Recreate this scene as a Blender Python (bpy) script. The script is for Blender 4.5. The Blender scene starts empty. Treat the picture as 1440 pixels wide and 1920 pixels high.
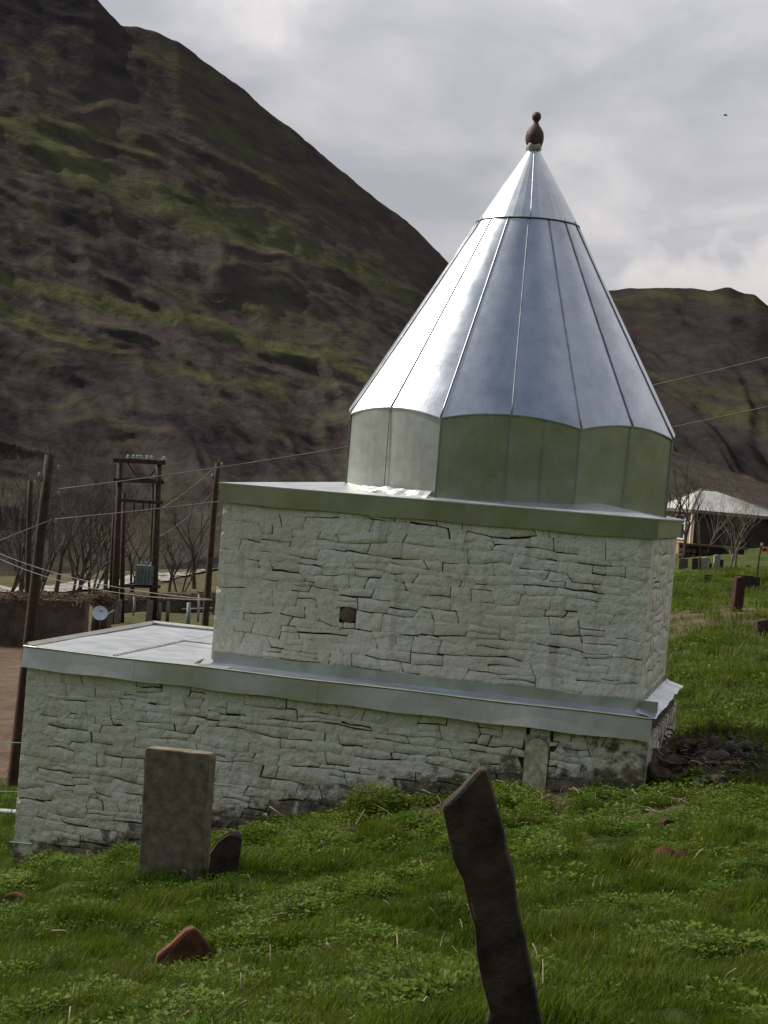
import bpy, bmesh, math, random
import numpy as np
from mathutils import Vector, Matrix, Euler

random.seed(7)
rng = np.random.default_rng(7)
SC = bpy.context.scene
COL = SC.collection
R_ = math.radians

# ------------------------------------------------------------------ camera
FPX = 3000.0; ROLL = R_(4.7); PITCH = R_(-0.73)
cam_d = bpy.data.cameras.new('camera')
cam = bpy.data.objects.new('camera', cam_d); COL.objects.link(cam)
cam_d.sensor_fit = 'VERTICAL'; cam_d.sensor_height = 24.0; cam_d.lens = 24.0 * FPX / 1920.0
cam_d.clip_start = 0.1; cam_d.clip_end = 6000
cam.matrix_world = Euler((R_(90) + PITCH, 0, 0)).to_matrix().to_4x4() @ Matrix.Rotation(ROLL, 4, 'Z')
SC.camera = cam

# ------------------------------------------------------------------ light
SUN = Vector((-0.70, 0.27, 0.66)).normalized()
elev = math.asin(SUN.z); azim = math.atan2(SUN.x, SUN.y)
world = bpy.data.worlds.new('World'); SC.world = world; world.use_nodes = True
wn = world.node_tree; wn.nodes.clear()
def N(nt, typ, **kw):
    n = nt.nodes.new(typ)
    for k, v in kw.items():
        if k.startswith('i_'):
            n.inputs[k[2:].replace('_', ' ')].default_value = v
        else: setattr(n, k, v)
    return n
def L(nt, a, b): nt.links.new(a, b)
def ramp(nt, fac, stops, interp='LINEAR'):
    r = nt.nodes.new('ShaderNodeValToRGB'); r.color_ramp.interpolation = interp
    e = r.color_ramp.elements
    while len(e) < len(stops): e.new(0.5)
    for i, (p, c) in enumerate(stops):
        e[i].position = p
        e[i].color = (c, c, c, 1) if isinstance(c, (int, float)) else (*c, 1)
    nt.links.new(fac, r.inputs['Fac']); return r.outputs['Color']
def mixc(nt, fac, a, b, bt='MIX'):
    m = nt.nodes.new('ShaderNodeMix'); m.data_type = 'RGBA'; m.blend_type = bt
    for s, v in ((m.inputs[0], fac), (m.inputs[6], a), (m.inputs[7], b)):
        if hasattr(v, 'links'): nt.links.new(v, s)
        elif isinstance(v, (int, float)): s.default_value = v
        else: s.default_value = (*v, 1) if len(v) == 3 else v
    return m.outputs[2]
sky = N(wn, 'ShaderNodeTexSky', sky_type='NISHITA', sun_disc=False)
sky.sun_elevation = elev; sky.sun_rotation = azim; sky.altitude = 1500
tc = N(wn, 'ShaderNodeTexCoord')
mp = N(wn, 'ShaderNodeMapping'); mp.inputs['Scale'].default_value = (1.0, 1.0, 2.0)
mp.inputs['Location'].default_value = (3.1, 0.4, 1.7)
L(wn, tc.outputs['Generated'], mp.inputs['Vector'])
n1 = N(wn, 'ShaderNodeTexNoise', i_Scale=7.5, i_Detail=7.0, i_Roughness=0.52, i_Distortion=0.35)
L(wn, mp.outputs['Vector'], n1.inputs['Vector'])
n2 = N(wn, 'ShaderNodeTexNoise', i_Scale=2.1, i_Detail=4.0, i_Roughness=0.5)
L(wn, mp.outputs['Vector'], n2.inputs['Vector'])
CL = 1.08
ccol = ramp(wn, n1.outputs['Fac'], [(0.34, (4.5*CL, 4.6*CL, 5.05*CL)), (0.50, (5.7*CL, 5.7*CL, 6.0*CL)), (0.66, (7.6*CL, 7.35*CL, 7.3*CL))])
# low bank of brighter cumulus over the right hand hills: a cloud with its own shape
sx = N(wn, 'ShaderNodeSeparateXYZ'); L(wn, tc.outputs['Generated'], sx.inputs[0])
def mth(op, a, b=None, c=None):
    m = wn.nodes.new('ShaderNodeMath'); m.operation = op
    for i, v in enumerate((a, b, c)):
        if v is None: continue
        if hasattr(v, 'links'): L(wn, v, m.inputs[i])
        else: m.inputs[i].default_value = v
    return m.outputs[0]
zl = ramp(wn, sx.outputs['Z'], [(0.10, 0.86), (0.20, 0.90), (0.36, 1.12)])
ccol = mixc(wn, 1.0, ccol, zl, 'MULTIPLY')
n3 = N(wn, 'ShaderNodeTexNoise', i_Scale=26.0, i_Detail=5.0, i_Roughness=0.5); L(wn, tc.outputs['Generated'], n3.inputs['Vector'])
dz_ = mth('MULTIPLY', mth('ABSOLUTE', mth('SUBTRACT', sx.outputs['Z'], 0.140)), 21.0)
dx_ = mth('MULTIPLY', mth('ABSOLUTE', mth('SUBTRACT', sx.outputs['X'], 0.28)), 5.0)
puff = mth('ADD', mth('ADD', dz_, dx_), mth('MULTIPLY', mth('SUBTRACT', n3.outputs['Fac'], 0.5), 1.7))
ccol = mixc(wn, ramp(wn, puff, [(0.62, 0.92), (0.98, 0.0)]), ccol, ramp(wn, sx.outputs['Z'], [(0.11, (5.2, 5.1, 5.2)), (0.155, (8.0, 7.6, 7.4))]))
# the deck is closed ahead and breaks up towards the zenith and behind
brk = N(wn, 'ShaderNodeMath', operation='MULTIPLY_ADD'); L(wn, sx.outputs['Y'], brk.inputs[0]); brk.inputs[1].default_value = 0.30
L(wn, n2.outputs['Fac'], brk.inputs[2])
cover = ramp(wn, brk.outputs[0], [(0.26, 0.10), (0.58, 1.0)])
skyc = mixc(wn, cover, sky.outputs['Color'], ccol)
bg = N(wn, 'ShaderNodeBackground', i_Strength=0.1); L(wn, skyc, bg.inputs['Color'])
wo = N(wn, 'ShaderNodeOutputWorld'); L(wn, bg.outputs[0], wo.inputs['Surface'])

sd = bpy.data.lights.new('sun', 'SUN'); sd.energy = 4.2; sd.angle = R_(0.53); sd.color = (1.0, 0.95, 0.87)
so = bpy.data.objects.new('sun', sd); COL.objects.link(so)
so.rotation_euler = SUN.to_track_quat('Z', 'Y').to_euler(); so.location = (-20, 5, 30)
SC.view_settings.view_transform = 'Standard'; SC.view_settings.look = 'None'
SC.view_settings.exposure = 0.0; SC.view_settings.gamma = 1.0
SC.cycles.max_bounces = 6; SC.cycles.transparent_max_bounces = 8

# ------------------------------------------------------------------ helpers
def ray(px, py):
    dx = px - 720.0; dy = py - 960.0
    cr, sr = math.cos(ROLL), math.sin(ROLL)
    u = dx * cr + dy * sr; w = -dx * sr + dy * cr
    c, s = math.cos(PITCH), math.sin(PITCH)
    return np.array([u, FPX * c + w * s, FPX * s - w * c])
def at(px, py, D):
    r = ray(px, py); r = r * (D / r[1]); return Vector(r.tolist())

class Perlin:
    def __init__(s, seed):
        g = np.random.default_rng(seed); s.p = g.permutation(256).astype(int); s.p = np.concatenate([s.p, s.p])
        a = g.uniform(0, 2*np.pi, 256); s.g = np.stack([np.cos(a), np.sin(a)], 1)
    def __call__(s, x, y):
        x = np.asarray(x, float); y = np.asarray(y, float)
        xi = np.floor(x).astype(int); yi = np.floor(y).astype(int); xf = x - xi; yf = y - yi
        def gr(i, j, dx, dy):
            h = s.p[(s.p[(xi + i) & 255] + yi + j) & 255]; v = s.g[h]; return v[..., 0]*dx + v[..., 1]*dy
        f = lambda t: t*t*t*(t*(t*6 - 15) + 10)
        u = f(xf); v = f(yf)
        a = gr(0, 0, xf, yf)*(1-u) + gr(1, 0, xf-1, yf)*u
        b = gr(0, 1, xf, yf-1)*(1-u) + gr(1, 1, xf-1, yf-1)*u
        return (a*(1-v) + b*v)*1.5
P1 = Perlin(3); P2 = Perlin(11)
def fbm(x, y, oc=5, g=0.5, P=P1):
    t = 0; a = 1.0; f = 1.0
    for i in range(oc): t = t + a*P(x*f + 17.3*i, y*f + 5.1*i); a *= g; f *= 2.03
    return t
def ridged(x, y, oc=5, g=0.5, P=P2):
    t = 0; a = 1.0; f = 1.0
    for i in range(oc): t = t + a*(1 - 2*np.abs(P(x*f + 7.7*i, y*f + 3.1*i))); a *= g; f *= 2.1
    return t

def link(name, me, mat=None, parent=None, smooth=False):
    o = bpy.data.objects.new(name, me); COL.objects.link(o)
    if mat and not me.materials: me.materials.append(mat)
    if parent is not None: o.parent = parent
    if smooth and len(me.polygons):
        me.polygons.foreach_set('use_smooth', [True]*len(me.polygons))
    return o
def tag(o, label=None, cat=None, group=None, kind=None):
    if label: o['label'] = label
    if cat: o['category'] = cat
    if group: o['group'] = group
    if kind: o['kind'] = kind
    return o
def empty(name, loc=(0, 0, 0), label=None, cat=None, group=None, rz=0.0):
    o = bpy.data.objects.new(name, None); COL.objects.link(o); o.location = loc; o.rotation_euler = (0, 0, rz)
    o.empty_display_size = 0.2
    return tag(o, label, cat, group)

class MB:
    """collects geometry, builds one mesh"""
    def __init__(s): s.v = []; s.f = []
    def add(s, vs, fs):
        o = len(s.v); s.v += [tuple(x) for x in vs]; s.f += [tuple(i + o for i in f) for f in fs]; return s
    def quad(s, a, b, c, d): return s.add([a, b, c, d], [(0, 1, 2, 3)])
    def box(s, c, sx, sy, sz, M=None):
        vs = [Vector((c[0] + i*sx/2, c[1] + j*sy/2, c[2] + k*sz/2)) for i in (-1, 1) for j in (-1, 1) for k in (-1, 1)]
        if M: vs = [M @ v for v in vs]
        return s.add(vs, [(0, 1, 3, 2), (4, 6, 7, 5), (0, 4, 5, 1), (2, 3, 7, 6), (0, 2, 6, 4), (1, 5, 7, 3)])
    def tube(s, pts, rad, n=6, cap=True):
        pts = [Vector(p) for p in pts]
        if not hasattr(rad, '__len__'): rad = [rad]*len(pts)
        rings = []; o = len(s.v); up = Vector((0.31, 0.2, 0.93))
        for i, p in enumerate(pts):
            d = (pts[min(i+1, len(pts)-1)] - pts[max(i-1, 0)]).normalized()
            a = d.cross(up)
            if a.length < 0.05: a = d.cross(Vector((1, 0, 0)))
            a.normalize(); b = d.cross(a)
            for k in range(n):
                t = 2*math.pi*k/n; s.v.append(tuple(p + (a*math.cos(t) + b*math.sin(t))*rad[i]))
        for i in range(len(pts)-1):
            for k in range(n):
                s.f.append((o+i*n+k, o+i*n+(k+1) % n, o+(i+1)*n+(k+1) % n, o+(i+1)*n+k))
        if cap:
            s.f.append(tuple(o+k for k in reversed(range(n)))); s.f.append(tuple(o+(len(pts)-1)*n+k for k in range(n)))
        return s
    def lathe(s, prof, n=24, c=(0, 0, 0)):
        o = len(s.v); c = Vector(c)
        for r, z in prof:
            for k in range(n):
                t = 2*math.pi*k/n; s.v.append((c.x + r*math.cos(t), c.y + r*math.sin(t), c.z + z))
        for i in range(len(prof)-1):
            for k in range(n): s.f.append((o+i*n+k, o+i*n+(k+1) % n, o+(i+1)*n+(k+1) % n, o+(i+1)*n+k))
        s.f.append(tuple(o+k for k in reversed(range(n)))); s.f.append(tuple(o+(len(prof)-1)*n+k for k in range(n)))
        return s
    def mesh(s, name):
        me = bpy.data.meshes.new(name); me.from_pydata(s.v, [], s.f); me.update(); return me
    def build(s, name, mat, parent=None, smooth=False): return link(name, s.mesh(name), mat, parent, smooth)

def grid_mesh(name, X, Y, Z):
    ny, nx = X.shape
    me = bpy.data.meshes.new(name)
    v = np.stack([X, Y, Z], -1).reshape(-1, 3)
    i = np.arange(ny*nx).reshape(ny, nx)
    f = np.stack([i[:-1, :-1], i[:-1, 1:], i[1:, 1:], i[1:, :-1]], -1).reshape(-1, 4)
    me.vertices.add(len(v)); me.vertices.foreach_set('co', v.astype(np.float32).ravel())
    me.loops.add(f.size); me.loops.foreach_set('vertex_index', f.ravel().astype(np.int32))
    me.polygons.add(len(f)); me.polygons.foreach_set('loop_start', np.arange(0, f.size, 4, dtype=np.int32))
    me.polygons.foreach_set('use_smooth', np.ones(len(f), bool))
    me.update(calc_edges=True); me.validate(); return me
def set_attr(me, name, vals):
    a = me.attributes.new(name, 'FLOAT', 'POINT'); a.data.foreach_set('value', np.asarray(vals, np.float32).ravel())

# ------------------------------------------------------------------ materials
def new_mat(name):
    m = bpy.data.materials.new(name); m.use_nodes = True; nt = m.node_tree; nt.nodes.clear()
    p = nt.nodes.new('ShaderNodeBsdfPrincipled'); o = nt.nodes.new('ShaderNodeOutputMaterial')
    nt.links.new(p.outputs[0], o.inputs['Surface']); return m, nt, p
def pos(nt): return nt.nodes.new('ShaderNodeNewGeometry').outputs['Position']
def noise(nt, vec, scale, detail=5, rough=0.5, dist=0.0):
    n = N(nt, 'ShaderNodeTexNoise', i_Scale=scale, i_Detail=detail, i_Roughness=rough, i_Distortion=dist)
    nt.links.new(vec, n.inputs['Vector']); return n.outputs['Fac']
def bump(nt, p, h, dist, strength=1.0, prev=None):
    b = N(nt, 'ShaderNodeBump', i_Strength=strength, i_Distance=dist); nt.links.new(h, b.inputs['Height'])
    if prev is not None: nt.links.new(prev, b.inputs['Normal'])
    nt.links.new(b.outputs[0], p.inputs['Normal']); return b.outputs[0]
def simple_mat(name, c1, c2, scale=4, rough=0.85, bumpd=0.01, bs=20, metal=0.0, spec=0.3, obj=True, lo=0.35, hi=0.65):
    m, nt, p = new_mat(name)
    if obj: v = nt.nodes.new('ShaderNodeTexCoord').outputs['Object']
    else: v = pos(nt)
    c = ramp(nt, noise(nt, v, scale, 6, 0.6), [(lo, c1), (hi, c2)])
    nt.links.new(c, p.inputs['Base Color']); p.inputs['Roughness'].default_value = rough
    p.inputs['Metallic'].default_value = metal; p.inputs['Specular IOR Level'].default_value = spec
    if bumpd: bump(nt, p, noise(nt, v, bs, 5, 0.6), bumpd)
    return m

def whitewash_mat():
    m, nt, p = new_mat('whitewash'); v = pos(nt)
    base = ramp(nt, noise(nt, v, 1.3, 6, 0.6), [(0.3, (0.70, 0.64, 0.50)), (0.5, (0.80, 0.75, 0.62)), (0.7, (0.84, 0.80, 0.70))])
    # yellowish age and grey rubbed spots
    c = mixc(nt, ramp(nt, noise(nt, v, 5.0, 7, 0.7), [(0.52, 0.0), (0.75, 0.55)]), base, (0.58, 0.53, 0.38))
    c = mixc(nt, ramp(nt, noise(nt, v, 23.0, 5, 0.65, 0.4), [(0.60, 0.0), (0.72, 0.65)]), c, (0.30, 0.27, 0.22))
    mpg = N(nt, 'ShaderNodeMapping'); mpg.inputs['Scale'].default_value = (5.0, 5.0, 0.55); nt.links.new(v, mpg.inputs['Vector'])
    c = mixc(nt, ramp(nt, noise(nt, mpg.outputs[0], 1.6, 5, 0.6), [(0.55, 0.0), (0.75, 0.6)]), c, (0.40, 0.36, 0.27))
    n = nt.nodes.new('ShaderNodeVectorMath'); n.operation = 'ADD'; nt.links.new(v, n.inputs[0]); n.inputs[1].default_value = (5.3, 1.1, 9.2)
    at_ = nt.nodes.new('ShaderNodeAttribute'); at_.attribute_name = 'bare'
    ml = N(nt, 'ShaderNodeMath', operation='MULTIPLY_ADD'); nt.links.new(at_.outputs['Fac'], ml.inputs[0]); ml.inputs[1].default_value = 0.62
    nt.links.new(noise(nt, n.outputs[0], 7.0, 8, 0.65), ml.inputs[2])
    c = mixc(nt, ramp(nt, ml.outputs[0], [(0.72, 0.0), (0.86, 0.92)]), c, ramp(nt, noise(nt, v, 9, 5), [(0.35, (0.085, 0.058, 0.040)), (0.65, (0.23, 0.175, 0.12))]))
    nt.links.new(c, p.inputs['Base Color']); p.inputs['Roughness'].default_value = 0.9; p.inputs['Specular IOR Level'].default_value = 0.2
    b1 = bump(nt, p, noise(nt, v, 13.0, 4, 0.55, 0.2), 0.048, 0.9)
    bump(nt, p, noise(nt, v, 45, 4, 0.6), 0.005, 0.8, b1)
    return m
def galv_mat(name='galvanised', tint=(0.60, 0.63, 0.66), rough=(0.24, 0.40), dent=0.015):
    m, nt, p = new_mat(name); v = pos(nt)
    vor = N(nt, 'ShaderNodeTexVoronoi', i_Scale=42.0); nt.links.new(v, vor.inputs['Vector'])
    sp = ramp(nt, vor.outputs['Color'], [(0.0, 0.90), (1.0, 1.0)])
    dirt = ramp(nt, noise(nt, v, 2.2, 7, 0.65), [(0.35, 0.82), (0.6, 1.0)])
    c = mixc(nt, 1.0, mixc(nt, 1.0, tint, sp, 'MULTIPLY'), dirt, 'MULTIPLY')
    nt.links.new(c, p.inputs['Base Color']); p.inputs['Metallic'].default_value = 1.0
    r = ramp(nt, noise(nt, v, 3.5, 7, 0.7), [(0.3, rough[0]), (0.7, rough[1])]); nt.links.new(r, p.inputs['Roughness'])
    b = bump(nt, p, noise(nt, v, 1.7, 2, 0.5), dent, 1.0)
    bump(nt, p, noise(nt, v, 9.0, 3, 0.5), 0.0012, 1.0, b)
    return m
M = {}
M['white'] = whitewash_mat()
M['galv'] = galv_mat(dent=0.022, rough=(0.27, 0.42))
M['galv_dull'] = galv_mat('galvanised_fascia', (0.57, 0.56, 0.50), (0.34, 0.50), 0.009)
M['galv_roof'] = galv_mat('galvanised_flat_roof', (0.64, 0.66, 0.67), (0.42, 0.58), 0.01)
M['seam'] = simple_mat('seam_metal', (0.30, 0.31, 0.33), (0.48, 0.50, 0.52), 8, 0.45, 0, metal=1.0)
M['mortar'] = simple_mat('joint_mortar', (0.035, 0.03, 0.024), (0.16, 0.14, 0.11), 9, 0.95, 0.01, 30)
M['hole'] = simple_mat('dark_mortar', (0.06, 0.056, 0.048), (0.12, 0.11, 0.095), 12, 0.95, 0.004)  # dark mortar tone on the vent's inner faces
M['terracotta'] = simple_mat('finial_clay', (0.05, 0.028, 0.022), (0.14, 0.085, 0.06), 9, 0.6, 0.006, 14)
M['plaster'] = simple_mat('old_plaster', (0.30, 0.28, 0.24), (0.6, 0.58, 0.52), 20, 0.9, 0.01, 30)
M['tomb'] = simple_mat('sandstone', (0.12, 0.10, 0.068), (0.26, 0.21, 0.15), 11, 0.9, 0.006, 55)
M['darkstone'] = simple_mat('dark_slate_stone', (0.024, 0.018, 0.014), (0.085, 0.060, 0.042), 9, 0.9, 0.012, 30)
M['redstone'] = simple_mat('rusty_orange_stone', (0.045, 0.022, 0.014), (0.17, 0.062, 0.022), 9, 0.92, 0.006, 25)
M['deepred'] = simple_mat('dark_red_stone', (0.045, 0.020, 0.015), (0.085, 0.036, 0.026), 9, 0.92, 0.006, 25)
M['brownstone'] = simple_mat('brown_stone', (0.08, 0.055, 0.035), (0.17, 0.12, 0.08), 7, 0.92, 0.008, 20)
M['lichen'] = simple_mat('lichened_stone', (0.36, 0.33, 0.20), (0.78, 0.74, 0.55), 16, 0.92, 0.006, 30)
M['palestone'] = simple_mat('pale_stone', (0.20, 0.19, 0.165), (0.36, 0.345, 0.31), 8, 0.9, 0.006, 20)
M['pole'] = simple_mat('creosoted_timber', (0.035, 0.020, 0.014), (0.085, 0.048, 0.032), 5, 0.85, 0.004, 25)
M['greywood'] = simple_mat('grey_timber', (0.12, 0.10, 0.08), (0.24, 0.21, 0.17), 6, 0.9, 0.005, 25)
M['whitepost'] = simple_mat('white_painted_post', (0.26, 0.26, 0.24), (0.42, 0.42, 0.40), 8, 0.7, 0.001)
M['iron'] = simple_mat('rusty_iron', (0.05, 0.03, 0.022), (0.12, 0.08, 0.06), 10, 0.7, 0.001, metal=0.5)
M['porcelain'] = simple_mat('insulator_glass', (0.22, 0.24, 0.23), (0.4, 0.42, 0.4), 10, 0.2, 0)
M['trafo'] = simple_mat('grey_green_paint', (0.15, 0.19, 0.18), (0.24, 0.28, 0.27), 6, 0.5, 0.001)
M['dish'] = simple_mat('dish_enamel', (0.45, 0.52, 0.60), (0.66, 0.72, 0.78), 6, 0.4, 0)
M['wire'] = simple_mat('weathered_cable', (0.15, 0.135, 0.115), (0.25, 0.225, 0.195), 3, 0.6, 0)
M['cord'] = simple_mat('green_cord', (0.08, 0.13, 0.12), (0.13, 0.19, 0.17), 3, 0.6, 0)
M['red'] = simple_mat('red_cloth', (0.30, 0.03, 0.03), (0.42, 0.05, 0.05), 3, 0.8, 0)
M['bark'] = simple_mat('bare_bark', (0.055, 0.040, 0.031), (0.12, 0.09, 0.07), 5, 0.95, 0)
M['bark_pale'] = simple_mat('pale_bark', (0.12, 0.095, 0.075), (0.22, 0.18, 0.14), 5, 0.95, 0)
M['drift'] = simple_mat('dead_wood', (0.07, 0.055, 0.042), (0.17, 0.14, 0.11), 9, 0.95, 0.02, 18)
M['straw'] = simple_mat('dry_stem', (0.24, 0.19, 0.12), (0.42, 0.34, 0.23), 9, 0.9, 0)
M['mud'] = simple_mat('mud_wall', (0.075, 0.05, 0.035), (0.15, 0.105, 0.075), 2, 0.95, 0.05, 6)
M['thatch'] = simple_mat('brush_topping', (0.06, 0.038, 0.025), (0.20, 0.13, 0.085), 7, 0.95, 0.05, 14)
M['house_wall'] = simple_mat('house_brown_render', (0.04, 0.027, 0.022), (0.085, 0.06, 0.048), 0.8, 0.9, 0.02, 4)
M['house_lit'] = simple_mat('house_sunlit_wall', (0.34, 0.20, 0.09), (0.46, 0.30, 0.15), 1.2, 0.9, 0.01, 8)  # copy of the house wall with the sunlight put into its colour
M['house_roof'] = simple_mat('asbestos_roof', (0.40, 0.38, 0.35), (0.56, 0.54, 0.50), 1.0, 0.8, 0.0)
M['frame_white'] = simple_mat('white_frame', (0.6, 0.6, 0.62), (0.75, 0.75, 0.78), 3, 0.5, 0)
M['glass'] = simple_mat('dark_window', (0.02, 0.024, 0.03), (0.04, 0.045, 0.05), 3, 0.1, 0)
M['bird'] = simple_mat('dark_feathers', (0.02, 0.02, 0.02), (0.04, 0.04, 0.04), 3, 0.7, 0)
M['twine'] = simple_mat('teal_pipe', (0.05, 0.16, 0.16), (0.10, 0.24, 0.22), 4, 0.5, 0)

def leaf_mat(name, cols, trans=0.35, tint=None):
    m = bpy.data.materials.new(name); m.use_nodes = True; nt = m.node_tree; nt.nodes.clear()
    o = nt.nodes.new('ShaderNodeOutputMaterial'); v = pos(nt)
    oi = nt.nodes.new('ShaderNodeObjectInfo')
    c = ramp(nt, oi.outputs['Random'], [(i/(len(cols)-1), q) for i, q in enumerate(cols)])
    big = ramp(nt, noise(nt, v, 1.5, 4, 0.6), [(0.40, 0.0), (0.62, 1.0)])
    c = mixc(nt, mixc(nt, 0.6, (0, 0, 0), big), c, tint or (0.135, 0.150, 0.018))
    dry = ramp(nt, noise(nt, v, 2.6, 6, 0.7), [(0.57, 0.0), (0.70, 0.7)])
    c = mixc(nt, dry, c, (0.15, 0.115, 0.055))
    d = nt.nodes.new('ShaderNodeBsdfPrincipled'); nt.links.new(c, d.inputs['Base Color']); d.inputs['Roughness'].default_value = 0.55
    d.inputs['Specular IOR Level'].default_value = 0.12
    t = nt.nodes.new('ShaderNodeBsdfTranslucent'); nt.links.new(mixc(nt, 1.0, c, (1.1, 1.3, 0.55), 'MULTIPLY'), t.inputs['Color'])
    mx = N(nt, 'ShaderNodeMixShader', i_Fac=trans); nt.links.new(d.outputs[0], mx.inputs[1]); nt.links.new(t.outputs[0], mx.inputs[2])
    nt.links.new(mx.outputs[0], o.inputs['Surface']); return m
M['grass'] = leaf_mat('grass_blades', [(0.026, 0.054, 0.003), (0.058, 0.098, 0.006), (0.130, 0.165, 0.014)])
M['pasture'] = leaf_mat('pasture_blades', [(0.070, 0.098, 0.018), (0.100, 0.132, 0.026), (0.150, 0.168, 0.045)], tint=(0.17, 0.175, 0.055))
M['weed'] = leaf_mat('weed_leaves', [(0.060, 0.115, 0.012), (0.100, 0.170, 0.020), (0.165, 0.230, 0.045)], 0.35)

# ------------------------------------------------------------------ ground
tfr = math.atan(0.27)
A = Vector((-math.cos(tfr), math.sin(tfr), 0)); B = Vector((math.sin(tfr), math.cos(tfr), 0))
O = Vector((2.68, 15.2, 0))
def bp(s, b, z): return O + A*s + B*b + Vector((0, 0, z))

cp = []
def cpx(px, py, D): p = at(px, py, D); cp.append((p.x, p.y, p.z))
def cw(x, y, z): cp.append((x, y, z))
cw(0, 4.6, -1.62); cw(-1.4, 4.8, -1.95); cw(1.5, 4.8, -1.50); cw(0, 1, -1.45); cw(3, 1.5, -1.15); cw(-3, 1.5, -1.95)
cw(0, -4, -1.1); cw(5, -3, -0.6); cw(-5, -3, -1.9); cw(0, -12, 1.0); cw(-14, -12, 0.5); cw(14, -12, 1.5); cw(0, -30, 12); cw(-25, -30, 10); cw(25, -30, 12)
cw(0, -70, 34); cw(-60, -70, 30); cw(60, -70, 34); cw(20, 3, 2.2); cw(35, 12, 8); cw(60, 30, 13); cw(30, -8, 9); cw(25, 30, -0.6); cw(-12, 6, -4.2)
cpx(350, 1825, 8.6); cpx(1000, 1820, 7.2); cpx(320, 1655, 12.6); cpx(1248, 1560, 13.2); cpx(700, 1640, 12.2); cpx(1100, 1640, 11.4)
for s, z in ((6.5, -4.38), (4.3, -3.72), (2.37, -3.07), (1.2, -2.80), (0.0, -2.64)):
    p = bp(s, -0.05, z); cp.append((p.x, p.y, p.z))
p = bp(6.6, 3.3, -4.6); cw(*p); p = bp(0, 3.3, -2.62); cw(*p); p = bp(3.2, 3.6, -3.5); cw(*p)
cpx(1420, 1500, 15.0); cpx(1350, 1380, 18.2); cpx(1350, 1250, 25); cpx(1380, 1145, 42); cpx(1320, 1085, 60); cpx(1330, 1050, 82); cpx(1300, 1034, 100)
cpx(1440, 1030, 100); cw(40, 50, 2.0); cw(60, 100, 2.0); cw(30, 125, -1.5)
cpx(15, 1640, 18); cpx(15, 1540, 24); cpx(22, 1478, 29); cpx(20, 1400, 34); cpx(40, 1250, 50); cpx(60, 1190, 62); cpx(240, 1168, 67); cpx(380, 1168, 67)
cpx(200, 1112, 92); cpx(390, 1110, 92); cpx(300, 1075, 118); cpx(100, 1100, 118); cpx(300, 1030, 150); cpx(-100, 1120, 110)
cw(0, 45, -4.9); cw(2, 70, -5.6); cw(4, 110, -6.6); cw(-25, 30, -7.2); cw(-30, 60, -7.4); cw(-60, 80, -8); cw(-60, 20, -10); cw(-90, 150, -8); cw(10, 150, -6.5); cw(-40, -5, -7)
cp = np.array(cp)
def _phi(r): return r
def _rbf_fit():
    d = np.linalg.norm(cp[:, None, :2] - cp[None, :, :2], axis=2)
    n = len(cp); K = _phi(d); P = np.c_[np.ones(n), cp[:, :2]]
    Ma = np.zeros((n+3, n+3)); Ma[:n, :n] = K - np.eye(n)*0.25; Ma[:n, n:] = P; Ma[n:, :n] = P.T
    return np.linalg.solve(Ma, np.r_[cp[:, 2], 0, 0, 0])
_w = _rbf_fit()
def ground_z(x, y):
    x = np.asarray(x, float); y = np.asarray(y, float); sh = np.broadcast(x, y).shape
    q = np.stack([np.broadcast_to(x, sh).ravel(), np.broadcast_to(y, sh).ravel()], 1)
    out = np.empty(len(q))
    for i in range(0, len(q), 40000):
        c = q[i:i+40000]; d = np.linalg.norm(c[:, None, :] - cp[None, :, :2], axis=2)
        out[i:i+40000] = d @ _w[:len(cp)] + _w[len(cp)] + c @ _w[len(cp)+1:]
    z = out.reshape(sh)
    dist = np.hypot(x, y)
    # distance from the mausoleum footprint keeps the ground even beside the wall
    near = np.clip((26 - dist)/10, 0, 1)
    z = z + near*(0.060*fbm(x*1.1, y*1.1, 3) + 0.065*np.clip(fbm(x*2.3+3, y*2.3, 2), 0, 1) + 0.018*fbm(x*4.2, y*4.2, 2, P=P2))
    z = z + (1-near)*np.clip(dist/60, 0, 1)*0.25*fbm(x*0.12, y*0.12, 4)
    return z
def gz(x, y): return float(ground_z(np.array([x]), np.array([y]))[0])

u = np.linspace(-1, 1, 520); v = np.linspace(0, 1, 560)
Yv = np.interp(v, [0, .10, .16, .62, .80, .93, 1], [-260, -20, 3.5, 19, 50, 140, 420])
xs = np.sinh(u*4.6)/math.sinh(4.6)
Xg = np.empty((560, 520)); Yg = np.repeat(Yv[:, None], 520, 1)
lin = u*9.0
far = np.sign(u)*np.abs(u)**4*300
Xg[:] = (lin + far)[None, :]
Zg = ground_z(Xg, Yg)
me = grid_mesh('ground', Xg, Yg, Zg)
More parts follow.
